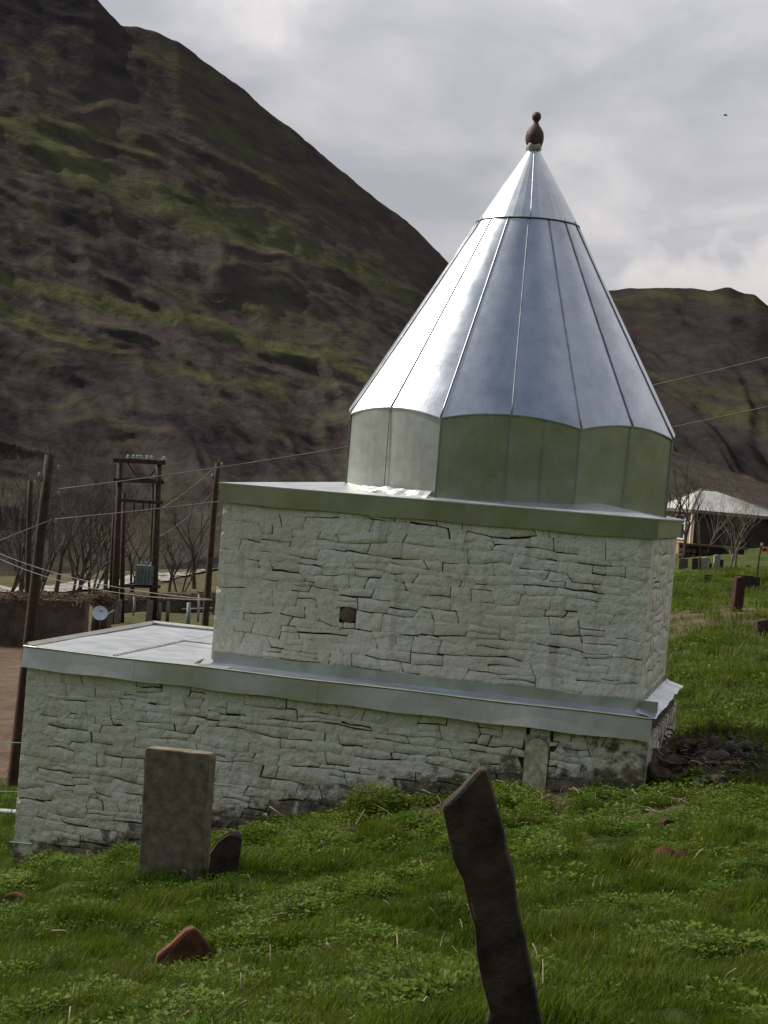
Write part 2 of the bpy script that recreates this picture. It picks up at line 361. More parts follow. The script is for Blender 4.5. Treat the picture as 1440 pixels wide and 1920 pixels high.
# where bare dirt lies (the track on the right, the yard and road on the left)
def seg_dist(x, y, pts):
    d = np.full(x.shape, 1e9)
    for (x0, y0), (x1, y1) in zip(pts[:-1], pts[1:]):
        t = np.clip(((x-x0)*(x1-x0) + (y-y0)*(y1-y0))/((x1-x0)**2 + (y1-y0)**2), 0, 1)
        d = np.minimum(d, np.hypot(x-x0-t*(x1-x0), y-y0-t*(y1-y0)))
    return d
def wpt(px, py, D): p = at(px, py, D); return (p.x, p.y)
track = [wpt(1150, 1135, 40), wpt(1300, 1132, 42), wpt(1440, 1120, 44), wpt(1700, 1110, 46)]
yard = [wpt(-250, 1420, 33), wpt(-40, 1400, 36), wpt(20, 1330, 40), wpt(60, 1240, 52), wpt(150, 1200, 60)]
def dirt_mask(x, y):
    w = fbm(x*0.5, y*0.5, 4)
    m = np.clip(1.7 - seg_dist(x, y, track)/2.6 + w*0.8, 0, 1)*0.85
    m = np.maximum(m, np.clip(1.8 - seg_dist(x, y, yard)/4.2 + w*0.7, 0, 1))
    m = np.maximum(m, np.clip((y - 62)/12, 0, 1)*np.clip((2 - x)/6, 0, 1)*(0.55 + 0.3*w))
    dx = x - O.x; dy = y - O.y; s_ = dx*A.x + dy*A.y; b_ = dx*B.x + dy*B.y
    m = np.maximum(m, (s_ > -1)*(s_ < 7)*np.clip(1 - np.abs(b_ + 0.9)/1.5, 0, 1)*np.clip(fbm(x*1.7+5, y*1.7+2, 4)*3.2 - 0.25, 0, 0.9))
    m = np.maximum(m, (s_ > -.2)*(s_ < 7)*(b_ < 0.1)*np.clip(1.2 - np.abs(b_)/0.22, 0, 0.9))
    return m
set_attr(me, 'dirt', dirt_mask(Xg, Yg))
def ground_mat():
    m, nt, p = new_mat('meadow_ground'); v = pos(nt)
    g = ramp(nt, noise(nt, v, 0.8, 8, 0.65), [(0.33, (0.045, 0.062, 0.012)), (0.5, (0.072, 0.095, 0.020)), (0.68, (0.115, 0.125, 0.038))])
    fine = ramp(nt, noise(nt, v, 14, 6, 0.7), [(0.35, 0.55), (0.65, 1.25)])
    g = mixc(nt, 1.0, g, fine, 'MULTIPLY')
    soil = ramp(nt, noise(nt, v, 3.5, 8, 0.7), [(0.35, (0.075, 0.052, 0.034)), (0.65, (0.165, 0.120, 0.082))])
    patch = ramp(nt, noise(nt, v, 1.9, 7, 0.65), [(0.57, 0.0), (0.68, 0.85)])
    c = mixc(nt, patch, g, soil)
    a = nt.nodes.new('ShaderNodeAttribute'); a.attribute_name = 'dirt'
    road = ramp(nt, noise(nt, v, 1.2, 8, 0.7), [(0.35, (0.105, 0.070, 0.047)), (0.68, (0.20, 0.142, 0.10))])
    c = mixc(nt, a.outputs['Fac'], c, road)
    nt.links.new(c, p.inputs['Base Color']); p.inputs['Roughness'].default_value = 0.95; p.inputs['Specular IOR Level'].default_value = 0.1
    bump(nt, p, noise(nt, v, 7, 7, 0.7), 0.10, 1.0)
    return m
M['ground'] = ground_mat()
tag(link('ground', me, M['ground']), kind='structure')

# river: a bright shallow sheet on the valley floor
def river():
    mb = MB(); cl = [(-260, 1175, 112), (60, 1098, 112), (170, 1085, 112), (300, 1063, 116), (400, 1052, 122), (560, 1045, 132), (800, 1050, 150)]
    pts = [at(*c) for c in cl]; P = []
    for i in range(len(pts)-1):
        for k in range(8): P.append(pts[i].lerp(pts[i+1], k/8))
    P.append(pts[-1]); xs_ = []
    prev = None
    for i, q in enumerate(P):
        w = (5.5 if q.x < -14 else 3.2) + 1.2*math.sin(i*0.7) + .6*math.sin(i*1.9)
        a = Vector((q.x - 0.5, q.y - w, gz(q.x, q.y - w) + 0.22)); b = Vector((q.x + 0.5, q.y + w, gz(q.x, q.y + w) + 0.22))
        a.z -= 0.12; b.z -= 0.12
        row = [a.lerp(b, t/4) for t in range(5)]
        if prev:
            for k in range(4): mb.quad(prev[k], prev[k+1], row[k+1], row[k])
        prev = row
    m, nt, p = new_mat('river_water'); vv = pos(nt)
    foam_glint = ramp(nt, noise(nt, vv, 0.9, 8, 0.75, 0.5), [(0.40, 0.0), (0.58, 1.0)])
    nt.links.new(mixc(nt, foam_glint, (0.30, 0.26, 0.22), (0.80, 0.74, 0.66)), p.inputs['Base Color'])  # pale foam colour also paints in the water's glint
    p.inputs['Roughness'].default_value = 0.22; bump(nt, p, noise(nt, vv, 2.2, 6, 0.7), 0.12, 1.0)
    o = mb.build('river', m); tag(o, kind='structure')
river()

# ------------------------------------------------------------------ mountains
def polyline_mask(px, py, pts, wid):
    d = np.full(px.shape, 1e9); 
    for (x0, y0), (x1, y1) in zip(pts[:-1], pts[1:]):
        t = np.clip(((px-x0)*(x1-x0) + (py-y0)*(y1-y0))/((x1-x0)**2 + (y1-y0)**2), 0, 1)
        d = np.minimum(d, np.hypot(px-x0-t*(x1-x0), py-y0-t*(y1-y0)))
    return np.exp(-(d/wid)**2)
def mountain(name, ridge, base, D0, D1, xr, nx, nt_, amp, bands, crags, slope, seed, green0=0.0, back=110, power=1.0):
    xs_ = np.linspace(xr[0], xr[1], nx); ts = np.linspace(-0.22, 1.0, nt_)
    yr = np.interp(xs_, [r[0] for r in ridge], [r[1] for r in ridge])
    yb = np.interp(xs_, [r[0] for r in base], [r[1] for r in base])
    kx_ = max(3, int(150/((xr[1]-xr[0])/nx))); ker = np.hanning(2*kx_+3)[1:-1]; ker /= ker.sum()
    ys_ = np.convolve(np.pad(yr, kx_, mode='edge'), ker, mode='valid')
    PX = np.repeat(xs_[None, :], nt_, 0); T = np.repeat(ts[:, None], nx, 1)
    PY = yb[None, :]*(1-T) + ys_[None, :]*T + (yr - ys_)[None, :]*np.clip(T, 0, 1)**7
    # small breaks in the skyline
    PY = PY + T**8*(fbm(PX/60.0 + seed, PX*0 + 3.3, 5)*(5.0 if D0 < 200 else 2.0))
    D = D0 + (D1-D0)*np.clip(T, 0, 1)**power + np.minimum(T, 0)*(60 if D0 < 200 else 200) + (PX - 500)*slope
    ang = R_(28)
    al = (PX*math.cos(ang) + PY*math.sin(ang)); ac = (-PX*math.sin(ang) + PY*math.cos(ang))
    ac2 = ac + 45*fbm(PX/260 + seed, PY/260, 3)
    strata = 0.8*ridged(al/900 + seed, ac2/120, 2, 0.45) + 0.20*ridged(al/330 + seed, ac2/46, 3, 0.45, P1)
    gul = ridged((PX - 0.75*PY)/210 + 0.25*fbm(PX/200, PY/200, 2) + seed*2, (PY + .5*PX)/1100, 3, 0.45)
    fine = fbm(al/60 + seed, ac/26, 4, 0.5)
    disp = amp*(0.75*strata + 0.42*gul + 0.14*fine)
    env = np.clip(T*8 + 0.1, 0, 1)
    Dd = D - disp*env*(1 - 0.75*T**6)
    dx = PX - 720.0; dy = PY - 960.0; cr, sr = math.cos(ROLL), math.sin(ROLL)
    U = dx*cr + dy*sr; W = -dx*sr + dy*cr; c, s = math.cos(PITCH), math.sin(PITCH)
    rx, ry, rz = U, FPX*c + W*s, FPX*s - W*c
    # the relief moves the surface along its own normal, roughly half back and half down
    X = rx*D/ry; Y = Dd; Z = rz*D/ry + disp*env*0.35*(1 - T**4)
    # far side falls away behind the ridge
    k = 14; Xb = np.repeat(X[-1:], k, 0); Yb = Y[-1:] + np.linspace(back/k, back, k)[:, None]; Zb = Z[-1:] - (np.linspace(1.0/k, 1, k)[:, None]**1.3)*back*0.9
    me = grid_mesh(name, np.r_[X, Xb], np.r_[Y, Yb], np.r_[Z, Zb])
    g = np.full(PX.shape, green0)
    wob = 10*fbm(PX/90, PY/90, 3); 
    for pts, w, st in bands: g = np.maximum(g, st*polyline_mask(PX + wob, PY + wob, pts, w))
    g = g + 0.22*fine*(g > 0.1) + 0.20*fbm(al/160, ac2/20, 5, 0.6) - 0.06*strata
    cr_ = np.zeros(PX.shape)
    for pts, w, st in bands: cr_ = np.maximum(cr_, 0.42*st*polyline_mask(PX + wob, PY + wob, [(a, b + w*1.15) for a, b in pts], 5.0))  # shadow under each grass band's lower edge, painted as a dark line
    for pts, w, st in crags: cr_ = np.maximum(cr_, st*polyline_mask(PX + 1.5*wob, PY - wob, pts, w))
    cr_ = cr_ + 0.45*fbm(al/130 + 3, ac2/36, 5, 0.6)*np.clip(cr_*3 + .3, 0, 1) - 0.12*strata*(cr_ > .05)
    gb = np.r_[g, np.repeat(g[-1:], k, 0)]; cb = np.r_[cr_, np.repeat(cr_[-1:], k, 0)]
    set_attr(me, 'green', np.clip(gb, 0, 1)); set_attr(me, 'crag', np.clip(cb, 0, 1))
    return me
def mountain_mat(name, scale=1.0, k=1.0):
    m, nt, p = new_mat(name); v = pos(nt)
    scree = ramp(nt, noise(nt, v, 0.05*scale, 9, 0.68), [(0.32, (0.036*k, 0.028*k, 0.027*k)), (0.5, (0.052*k, 0.041*k, 0.038*k)), (0.7, (0.078*k, 0.064*k, 0.054*k))])
    grass = ramp(nt, noise(nt, v, 0.08*scale, 9, 0.7), [(0.35, (0.050*k, 0.051*k, 0.027*k)), (0.65, (0.084*k, 0.085*k, 0.040*k))])
    rock = ramp(nt, noise(nt, v, 0.15*scale, 8, 0.7), [(0.35, (0.018*k, 0.016*k, 0.018*k)), (0.65, (0.038*k, 0.032*k, 0.031*k))])  # dark rock tone, reused for shade painted below bands and in gullies
    ag = nt.nodes.new('ShaderNodeAttribute'); ag.attribute_name = 'green'
    ac = nt.nodes.new('ShaderNodeAttribute'); ac.attribute_name = 'crag'
    ml = N(nt, 'ShaderNodeMath', operation='MULTIPLY_ADD'); nt.links.new(noise(nt, v, 0.35*scale, 6, 0.75), ml.inputs[0]); ml.inputs[1].default_value = 0.7
    nt.links.new(ag.outputs['Fac'], ml.inputs[2])
    c = mixc(nt, ramp(nt, ml.outputs[0], [(0.42, 0.0), (1.05, 1.0)]), scree, grass)
    c = mixc(nt, ramp(nt, ac.outputs['Fac'], [(0.15, 0.0), (0.95, 0.95)]), c, rock)
    nt.links.new(c, p.inputs['Base Color']); p.inputs['Roughness'].default_value = 1.0; p.inputs['Specular IOR Level'].default_value = 0.0
    b = bump(nt, p, noise(nt, v, 0.06*scale, 8, 0.6), 3.0/scale, 0.8)
    bump(nt, p, noise(nt, v, 0.6*scale, 6, 0.7), 0.35/scale, 0.9, b)
    return m
ridgeL = [(-1500, 60), (-900, -260), (-300, -190), (0, -70), (120, -30), (180, 0), (215, 35), (230, 50), (290, 57), (340, 85), (400, 130), (470, 180), (540, 238), (600, 290), (650, 330), (700, 370), (760, 412), (800, 455), (832, 486), (900, 560), (960, 640), (1100, 770), (1250, 842), (1440, 905), (1700, 960), (2300, 1000)]
baseL = [(-1500, 1060), (-300, 1090), (0, 1092), (200, 1080), (400, 1046), (800, 1030), (1200, 1000), (1500, 1000), (2300, 1040)]
bandsL = [([(-60, 215), (60, 270), (150, 330), (300, 385), (420, 430), (520, 455)], 42, .75),
          ([(120, 235), (250, 290), (380, 330)], 18, .5), ([(300, 100), (420, 250), (560, 400)], 60, .36),
          ([(20, 540), (120, 560), (230, 592), (330, 610), (430, 630), (520, 668), (620, 690), (700, 730)], 16, .95),
          ([(-40, 570), (60, 620), (120, 645), (205, 668)], 17, 1.0), ([(205, 668), (300, 710), (420, 728), (520, 742)], 17, .65), ([(470, 600), (560, 650), (640, 680)], 24, .5),
          ([(500, 470), (590, 492), (660, 515), (760, 560)], 17, .85), ([(360, 380), (440, 430), (520, 480)], 20, .45), ([(50, 650), (110, 700), (150, 760)], 14, .5), ([(420, 410), (600, 420), (700, 520)], 20, .3)]
crag_shadesL = [([(-100, 20), (60, 30), (150, 30), (200, 60)], 55, 1.0), ([(120, 110), (240, 130), (300, 165)], 30, 1.0), ([(-50, 110), (10, 120)], 30, .9),
          ([(150, 420), (220, 480), (260, 540)], 24, .7), ([(0, 400), (50, 470)], 26, .6), ([(0, 640), (90, 690), (220, 770)], 26, .8), ([(200, 700), (330, 800), (450, 880)], 70, .9), ([(-50, 780), (150, 860)], 90, .9),  # the lower-left gullies carry shade painted in as dark rock
          ([(270, 265), (330, 280)], 14, .8), ([(420, 830), (620, 850)], 45, .7)]
me = mountain('mountain', ridgeL, baseL, 132, 262, (-1500, 2300), 760, 420, 2.5, bandsL, crag_shadesL, 0.02, 1.3, green0=0.20)
M['mount'] = mountain_mat('mountain_scree', 1.9, 1.15)
tag(link('mountain', me, M['mount']), 'steep dark scree mountain with green grass bands, left of the metal cone', 'mountain', kind='structure')
ridgeR = [(300, 900), (600, 760), (900, 600), (1000, 570), (1100, 550), (1145, 545), (1185, 541), (1250, 539), (1300, 541), (1330, 545), (1365, 540), (1392, 550), (1415, 554), (1440, 575), (1500, 640), (1700, 700), (2100, 560), (3200, 300)]
baseR = [(300, 960), (1200, 960), (1500, 990), (2300, 1060), (3200, 1120)]
bandsR = [([(1200, 720), (1320, 740), (1440, 760)], 16, .5), ([(1270, 760), (1400, 800), (1500, 860)], 16, .55), ([(1150, 560), (1300, 560), (1420, 580)], 20, .35), ([(1300, 800), (1440, 790)], 14, .4)]
cragsR = [([(1250, 820), (1350, 870), (1480, 900)], 40, .8), ([(1360, 690), (1440, 720)], 22, .35)]
me = mountain('far_mountain', ridgeR, baseR, 280, 560, (300, 3200), 520, 260, 6.5, bandsR, cragsR, -0.02, 5.1, green0=0.10)
M['mountR'] = mountain_mat('far_mountain_scree', 1.1, 0.80)
tag(link('far_mountain', me, M['mountR']), kind='structure')

# ------------------------------------------------------------------ mausoleum
ZG0 = -2.64
maus = empty('mausoleum', bp(3.2, 1.6, -3.4), 'whitewashed stone mausoleum with a shiny conical metal roof', 'mausoleum')
MI = Matrix.Translation(-maus.location)
def mpart(mb, name, mat, parent=None, smooth=False):
    me = mb.mesh(name); me.transform(MI if parent is None else Matrix.Translation(-wl(parent)))
    o = link(name, me, mat, parent if parent is not None else maus, smooth); return o
def wl(o):
    v = Vector((0, 0, 0))
    while o is not None: v = v + o.location; o = o.parent
    return v

LOW_L, LOW_D = 6.53, 3.3
U0, U1, UB0, UB1 = 0.146, 4.61, 0.35, 3.12
Z_LED = -1.945; Z_FB = -2.158; Z_UB = -1.90; Z_UF = -0.24; Z_UE = -0.057
HOLE = (3.075, 3.25, -1.365, -1.215)   # small dark vent in the upper wall

def wall_core(s0, s1, b0, b1, z0, z1, hole=None, inset=0.03):
    mb = MB(); s0 += inset; s1 -= inset; b0 += inset; b1 -= inset
    def q(a, b, c, d): mb.quad(a, b, c, d)
    if hole:
        h0, h1, k0, k1 = hole
        for (x0, x1, y0, y1) in ((s0, h0, z0, z1), (h1, s1, z0, z1), (h0, h1, z0, k0), (h0, h1, k1, z1)):
            q(bp(x0, b0, y0), bp(x1, b0, y0), bp(x1, b0, y1), bp(x0, b0, y1))
    else: q(bp(s0, b0, z0), bp(s1, b0, z0), bp(s1, b0, z1), bp(s0, b0, z1))
    q(bp(s0, b0, z0), bp(s0, b0, z1), bp(s0, b1, z1), bp(s0, b1, z0))
    q(bp(s1, b0, z0), bp(s1, b1, z0), bp(s1, b1, z1), bp(s1, b0, z1))
    q(bp(s0, b1, z0), bp(s0, b1, z1), bp(s1, b1, z1), bp(s1, b1, z0))
    q(bp(s0, b0, z1), bp(s1, b0, z1), bp(s1, b1, z1), bp(s0, b1, z1))
    return mb
lower = mpart(wall_core(0, LOW_L, 0, LOW_D, -5.2, Z_FB + 0.1), 'lower_wall', M['mortar'])
upper = mpart(wall_core(U0, U1, UB0, UB1, -2.0, Z_UF + 0.1, HOLE), 'upper_wall', M['mortar'])

# rubble stones: coursed cells with wandering joints; each stone lies proud of the mortar core
def courses(s0, s1, z0, z1, hmin, hmax, wmin, wmax, seed, quoin=(0.22, 0.42), ground=None):
    rs = random.Random(seed); cells = []
    zs = [z0]
    while zs[-1] < z1 - hmin*0.8:
        zs.append(zs[-1] + rs.uniform(hmin, hmax))
    sc = (z1 - z0)/(zs[-1] - z0); zs = [z0 + (z-z0)*sc for z in zs]
    def zb(k, s):
        if k == 0: return zs[0]
        if k == len(zs)-1: return zs[-1]
        return zs[k] + 0.045*float(P1(s*1.4 + k*3.7, k*1.9)) + 0.020*float(P2(s*5 + k*3.7, k*1.9))
    for k in range(len(zs)-1):
        s = s0; js = [s0]
        js.append(s0 + rs.uniform(*quoin)*(1 if k % 2 else 0.8))
        end = s1 - rs.uniform(*quoin)*(0.8 if k % 2 else 1.0)
        while js[-1] < end - wmin:
            w = rs.uniform(wmin, wmax)
            if rs.random() < 0.2: w *= 1.5
            js.append(min(js[-1] + w, end))
        if end - js[-1] > 0.02: js[-1] = end
        js.append(s1)
        tl = [0 if j in (0, len(js)-1) else rs.uniform(-0.03, 0.03) for j in range(len(js))]
        for j in range(len(js)-1):
            a, b = js[j], js[j+1]; q = j == 0 or j == len(js)-2
            xb0, xb1, xt0, xt1 = a - tl[j], b - tl[j+1], a + tl[j], b + tl[j+1]
            lo = lambda s, k=k: zb(k, s); hi = lambda s, k=k: zb(k+1, s)
            if not q and rs.random() < 0.25 and b - a > 0.15 and zs[k+1]-zs[k] > 0.10:
                f = rs.uniform(0.4, 0.6)
                mid = lambda s, lo=lo, hi=hi, f=f: lo(s)*(1-f) + hi(s)*f + 0.006*math.sin(s*25)
                cells.append((xb0, xb1, (xb0+xt0)/2, (xb1+xt1)/2, lo, mid, q)); cells.append(((xb0+xt0)/2, (xb1+xt1)/2, xt0, xt1, mid, hi, q))
            else: cells.append((xb0, xb1, xt0, xt1, lo, hi, q))
    return cells
def stone_mesh(cell, place, rs, wall, bare_fn):
    xb0, xb1, xt0, xt1, lo, hi, q = cell
    def gap():
        r = rs.random()
        return rs.uniform(0.006, 0.013) if r < (0.06 if q else 0.29) else 0.0001
    gl, gr, gb, gt = gap(), gap(), gap(), gap()
    if q: gl = gr = 0.0001
    # openings taper along an edge: one end open, the other daubed shut
    e = [(0.0 if rs.random() < .5 else rs.uniform(0.2, 1)) if rs.random() < 0.7 else 1.0 for _ in range(8)]
    w = (xb1 - xb0); pts = []
    n = 3
    for i in range(n+1):
        t = i/n; s = xb0 + gl + (xb1 - xb0 - gl - gr)*t; pts.append((s, lo(s) + gb*(e[0]*(1-t) + e[1]*t) + rs.uniform(0, 0.004)*(gb > .001)))
    mzs = 0.5*(lo((xb1+xt1)/2) + hi((xb1+xt1)/2)); pts.append(((xb1+xt1)/2 - gr*e[2], mzs))
    for i in range(n, -1, -1):
        t = i/n; s = xt0 + gl + (xt1 - xt0 - gl - gr)*t; pts.append((s, hi(s) - gt*(e[3]*(1-t) + e[4]*t) - rs.uniform(0, 0.004)*(gt > .001)))
    mzs = 0.5*(lo((xb0+xt0)/2) + hi((xb0+xt0)/2)); pts.append(((xb0+xt0)/2 + gl*e[5], mzs))
    cx = sum(p[0] for p in pts)/len(pts); cz = sum(p[1] for p in pts)/len(pts)
    h = hi(cx) - lo(cx)
    d = rs.uniform(0.0015, 0.0022) if q else rs.uniform(0.0, 0.007)
    bev = min(0.011, h*0.13) if not q else 0.005
    V = []; F = []; k = len(pts)
    tx, tz = (rs.uniform(-0.015, 0.015), rs.uniform(-0.03, 0.03)) if not q else (0, 0)
    for (s, z) in pts: V.append((s, z, -0.03))
    # the whitewash bridges shut joints, so only open edges roll back deeply
    rec = [gb]*(n+1) + [gr] + [gt]*(n+1) + [gl]
    for (s, z), g_ in zip(pts, rec): V.append((s, z, (d - bev*0.7) if g_ > .001 else 0.0015))
    for (s, z) in pts:
        ds, dz = cx - s, cz - z; l = math.hypot(ds, dz)
        V.append((s + ds/l*bev*1.2, z + dz/l*bev, d + tx*(s-cx) + tz*(z-cz) + rs.uniform(-0.002, 0.002)))
    V.append((cx + rs.uniform(-.2, .2)*w*0.5, cz + rs.uniform(-.15, .15)*h, d + (rs.uniform(-0.003, 0.007) if not q else 0.0002)))
    V += V[k:2*k]      # the flanks keep their own vertices, so that the face shades on its own
    for i in range(k):
        j = (i+1) % k
        F.append((i, j, 3*k+1+j, 3*k+1+i)); F.append((k+i, k+j, 2*k+j, 2*k+i)); F.append((2*k+i, 2*k+j, 3*k))
    vs = [place(s, z, dd) for s, z, dd in V]
    return vs, F, w*h, (cx, cz)
all_st = []
def lay(cells, place, wall, seed, front, bare_fn, skip=None, zmin=None):
    rs = random.Random(seed)
    for c in cells:
        cx = (c[0]+c[1]+c[2]+c[3])/4; cz = (c[4](cx) + c[5](cx))/2
        if skip and any(c[1] > h[0] and c[0] < h[1] and c[5](cx) > h[2]+0.01 and c[4](cx) < h[3]-0.01 for h in skip): 
            # cut the cell back from the opening instead of leaving it out when it only overlaps partly
            pieces = []
            for h in skip:
                if c[1] > h[0] and c[0] < h[1] and c[5](cx) > h[2]+0.01 and c[4](cx) < h[3]-0.01:
                    if h[0] - c[0] > 0.05: pieces.append((c[0], h[0]-0.0008, c[2], h[0]-0.0008, c[4], c[5], c[6]))
                    if c[1] - h[1] > 0.05: pieces.append((h[1]+0.0008, c[1], h[1]+0.0008, c[3], c[4], c[5], c[6]))
                    lo, hi = c[4], c[5]; a0, a1 = max(c[0], h[0]), min(c[1], h[1])
                    if a1 - a0 > 0.04:
                        if hi(cx) - h[3] > 0.03: pieces.append((a0, a1, a0, a1, (lambda s, z=h[3]: z+0.002), hi, c[6]))
                        if h[2] - lo(cx) > 0.03: pieces.append((a0, a1, a0, a1, lo, (lambda s, z=h[2]: z-0.002), c[6]))
                    break
        else: pieces = [c]
        for pc in pieces:
            if zmin is not None and cz < zmin(cx) - 0.12: continue
            vs, F, area, ce = stone_mesh(pc, place, rs, wall, bare_fn)
            all_st.append((vs, F, area if front else area*0.2, wall, bare_fn(*ce)))
ARCH = (0.93, 1.17, -2.72, -2.235)
frontU = courses(U0 + 0.0, U1, Z_UB + 0.0, Z_UF, 0.07, 0.15, 0.11, 0.36, 21)
lay(frontU, lambda s, z, d: bp(s, UB0 - d, z), upper, 5, True, lambda s, z: 0.0, skip=[HOLE])
frontL = courses(0.0, LOW_L, -4.55, Z_FB, 0.07, 0.14, 0.10, 0.34, 33)
def base_z(s): p = bp(s, -0.05, 0); return gz(p.x, p.y)
BZ = [base_z(i*0.25) for i in range(-2, 30)]
def bz(s): t = s/0.25 + 2; i = int(max(0, min(30, t))); return BZ[min(i, 30)]*(1-(t-i)) + BZ[min(i+1, 31)]*(t-i)
def bareL(s, z):
    d = z - bz(s); v = max(0.0, 1.0 - d/0.50)
    if s < 1.3: v = max(v, 0.55*max(0.0, 1 - s/1.6))
    return v
lay(frontL, lambda s, z, d: bp(s, 0 - d, z), lower, 6, True, bareL, skip=[ARCH], zmin=bz)
sideU = courses(UB0, UB1, Z_UB, Z_UF, 0.12, 0.2, 0.2, 0.5, 51)
lay(sideU, lambda s, z, d: bp(U0 - d, s, z), upper, 7, False, lambda s, z: 0.05)
sideL = courses(0.0, LOW_D, -2.95, Z_FB, 0.10, 0.17, 0.2, 0.45, 52)
lay(sideL, lambda s, z, d: bp(0 - d, s, z), lower, 8, False, lambda s, z: 0.45)
sideUL = courses(UB0, UB1, Z_UB, Z_UF, 0.12, 0.2, 0.2, 0.5, 53)
sideUL = [c[:6] + (True,) for c in sideUL]
lay(sideUL, lambda s, z, d: bp(U1 + d, s, z), upper, 9, False, lambda s, z: 0.05)
sideLL = courses(0.0, LOW_D, -5.0, Z_FB, 0.12, 0.2, 0.2, 0.5, 54)
sideLL = [c[:6] + (True,) for c in sideLL]
lay(sideLL, lambda s, z, d: bp(LOW_L + d, s, z), lower, 10, False, lambda s, z: 0.2 + max(0, (-3.9 - z)))
all_st.sort(key=lambda t: -t[2])
rest = {}
for i, (vs, F, area, wall, bare) in enumerate(all_st):
    if i < 297:
        c = sum(vs, Vector())/len(vs)
        me = bpy.data.meshes.new('stone'); me.from_pydata([tuple(v - c) for v in vs], [], F); me.update()
        o = link('stone', me, M['white'], wall); o.location = c - wl(wall)
        set_attr(me, 'bare', [bare]*len(vs))
        me.polygons.foreach_set('use_smooth', [True]*len(me.polygons))
    else: rest.setdefault(wall.name, (wall, MB(), []))[1].add(vs, F); rest[wall.name][2].extend([bare]*len(vs))
for wn_, (wall, mb, br) in rest.items():
    o = mpart(mb, 'rubble_stones', M['white'], wall, True); set_attr(o.data, 'bare', br); o['kind'] = 'stuff'
# vent opening (five inner faces)
h0, h1, k0, k1 = HOLE
mb = MB(); f0, f1 = UB0 - 0.004, UB0 + 0.09
mb.quad(bp(h0, f0, k0), bp(h1, f0, k0), bp(h1, f1, k0), bp(h0, f1, k0)); mb.quad(bp(h0, f0, k1), bp(h0, f1, k1), bp(h1, f1, k1), bp(h1, f0, k1))
mb.quad(bp(h0, f0, k0), bp(h0, f1, k0), bp(h0, f1, k1), bp(h0, f0, k1)); mb.quad(bp(h1, f0, k0), bp(h1, f0, k1), bp(h1, f1, k1), bp(h1, f1, k0))
mb.quad(bp(h0, f1, k0), bp(h1, f1, k0), bp(h1, f1, k1), bp(h0, f1, k1))
mpart(mb, 'vent_hole', M['hole'], upper)
# rounded lumps of mortar round the vent
def lump(c, rx, ry, rz, seed, n=10, m=7, rough=0.25):
    rs = random.Random(seed); V = []; F = []; off = rs.uniform(0, 50)
    for i in range(m+1):
        th = math.pi*i/m
        for k in range(n):
            ph = 2*math.pi*k/n; x, y, z = math.sin(th)*math.cos(ph), math.sin(th)*math.sin(ph), math.cos(th)
            r = 1 + rough*float(P1(x*1.3 + off + z, y*1.3 + z*1.7)) + rough*0.5*float(P2(x*3 + off, y*3 + z*3))
            V.append((c[0] + rx*x*r, c[1] + ry*y*r, c[2] + rz*z*r))
    for i in range(m):
        for k in range(n): F.append((i*n+k, (i+1)*n+k, (i+1)*n+(k+1) % n, i*n+(k+1) % n))
    return V, F
V, F = lump((0, 0, 0), 1, 1, 1, 77, 14, 10, 0.16)
mpart(MB().add([bp((h0+h1)/2 + x*.105, UB0 + 0.022 + y*0.045, (k0+k1)/2 + z*.090) for x, y, z in V], F), 'dark_cobble', M['brownstone'], upper, True)

# arched slab set in the lower wall
mb = MB(); a0, a1, z0, z1 = ARCH; cxs = (a0+a1)/2; r = (a1-a0)/2 - 0.006; out = [(a0+0.006, z0-0.2), (a1-0.006, z0-0.2)]
out += [(cxs + r*math.cos(t), z1 - r - 0.02 + r*math.sin(t)) for t in np.linspace(0, math.pi, 12)]
n = len(out); mb.add([bp(s, -0.018, z) for s, z in out] + [bp(s, 0.04, z) for s, z in out], [tuple(range(n))] + [(i, (i+1) % n, n+(i+1) % n, n+i) for i in range(n)])
o = mpart(mb, 'arched_slab', M['lichen'], lower); o['label'] = 'yellowish arched slab set in the wall'
mb = MB()
for sgn in (-1, 1):
    x = cxs + sgn*(r + 0.004)
mb2 = MB(); ptsA = [(cxs + (r+0.028)*math.cos(t), z1 - r - 0.02 + (r+0.028)*math.sin(t)) for t in np.linspace(0, math.pi, 12)]
def block_mesh(corners, d0, d1, chips=0.0, seed=0):
    pass
# corner filling between arch and course stones
for sgn in (-1, 1):
    poly = [(cxs + sgn*(r+0.008), z1 - r - 0.02), (cxs + sgn*(r+0.008), z1), (cxs, z1)]
    poly += [(cxs + sgn*(r+0.006)*math.sin(t), z1 - r - 0.016 + (r+0.004)*math.cos(t)) for t in np.linspace(0.05, math.pi/2, 6)]
    k = len(poly); mpart(MB().add([bp(s, -0.006, z) for s, z in poly], [tuple(range(k))]), 'mortar_fill', M['plaster'], lower)

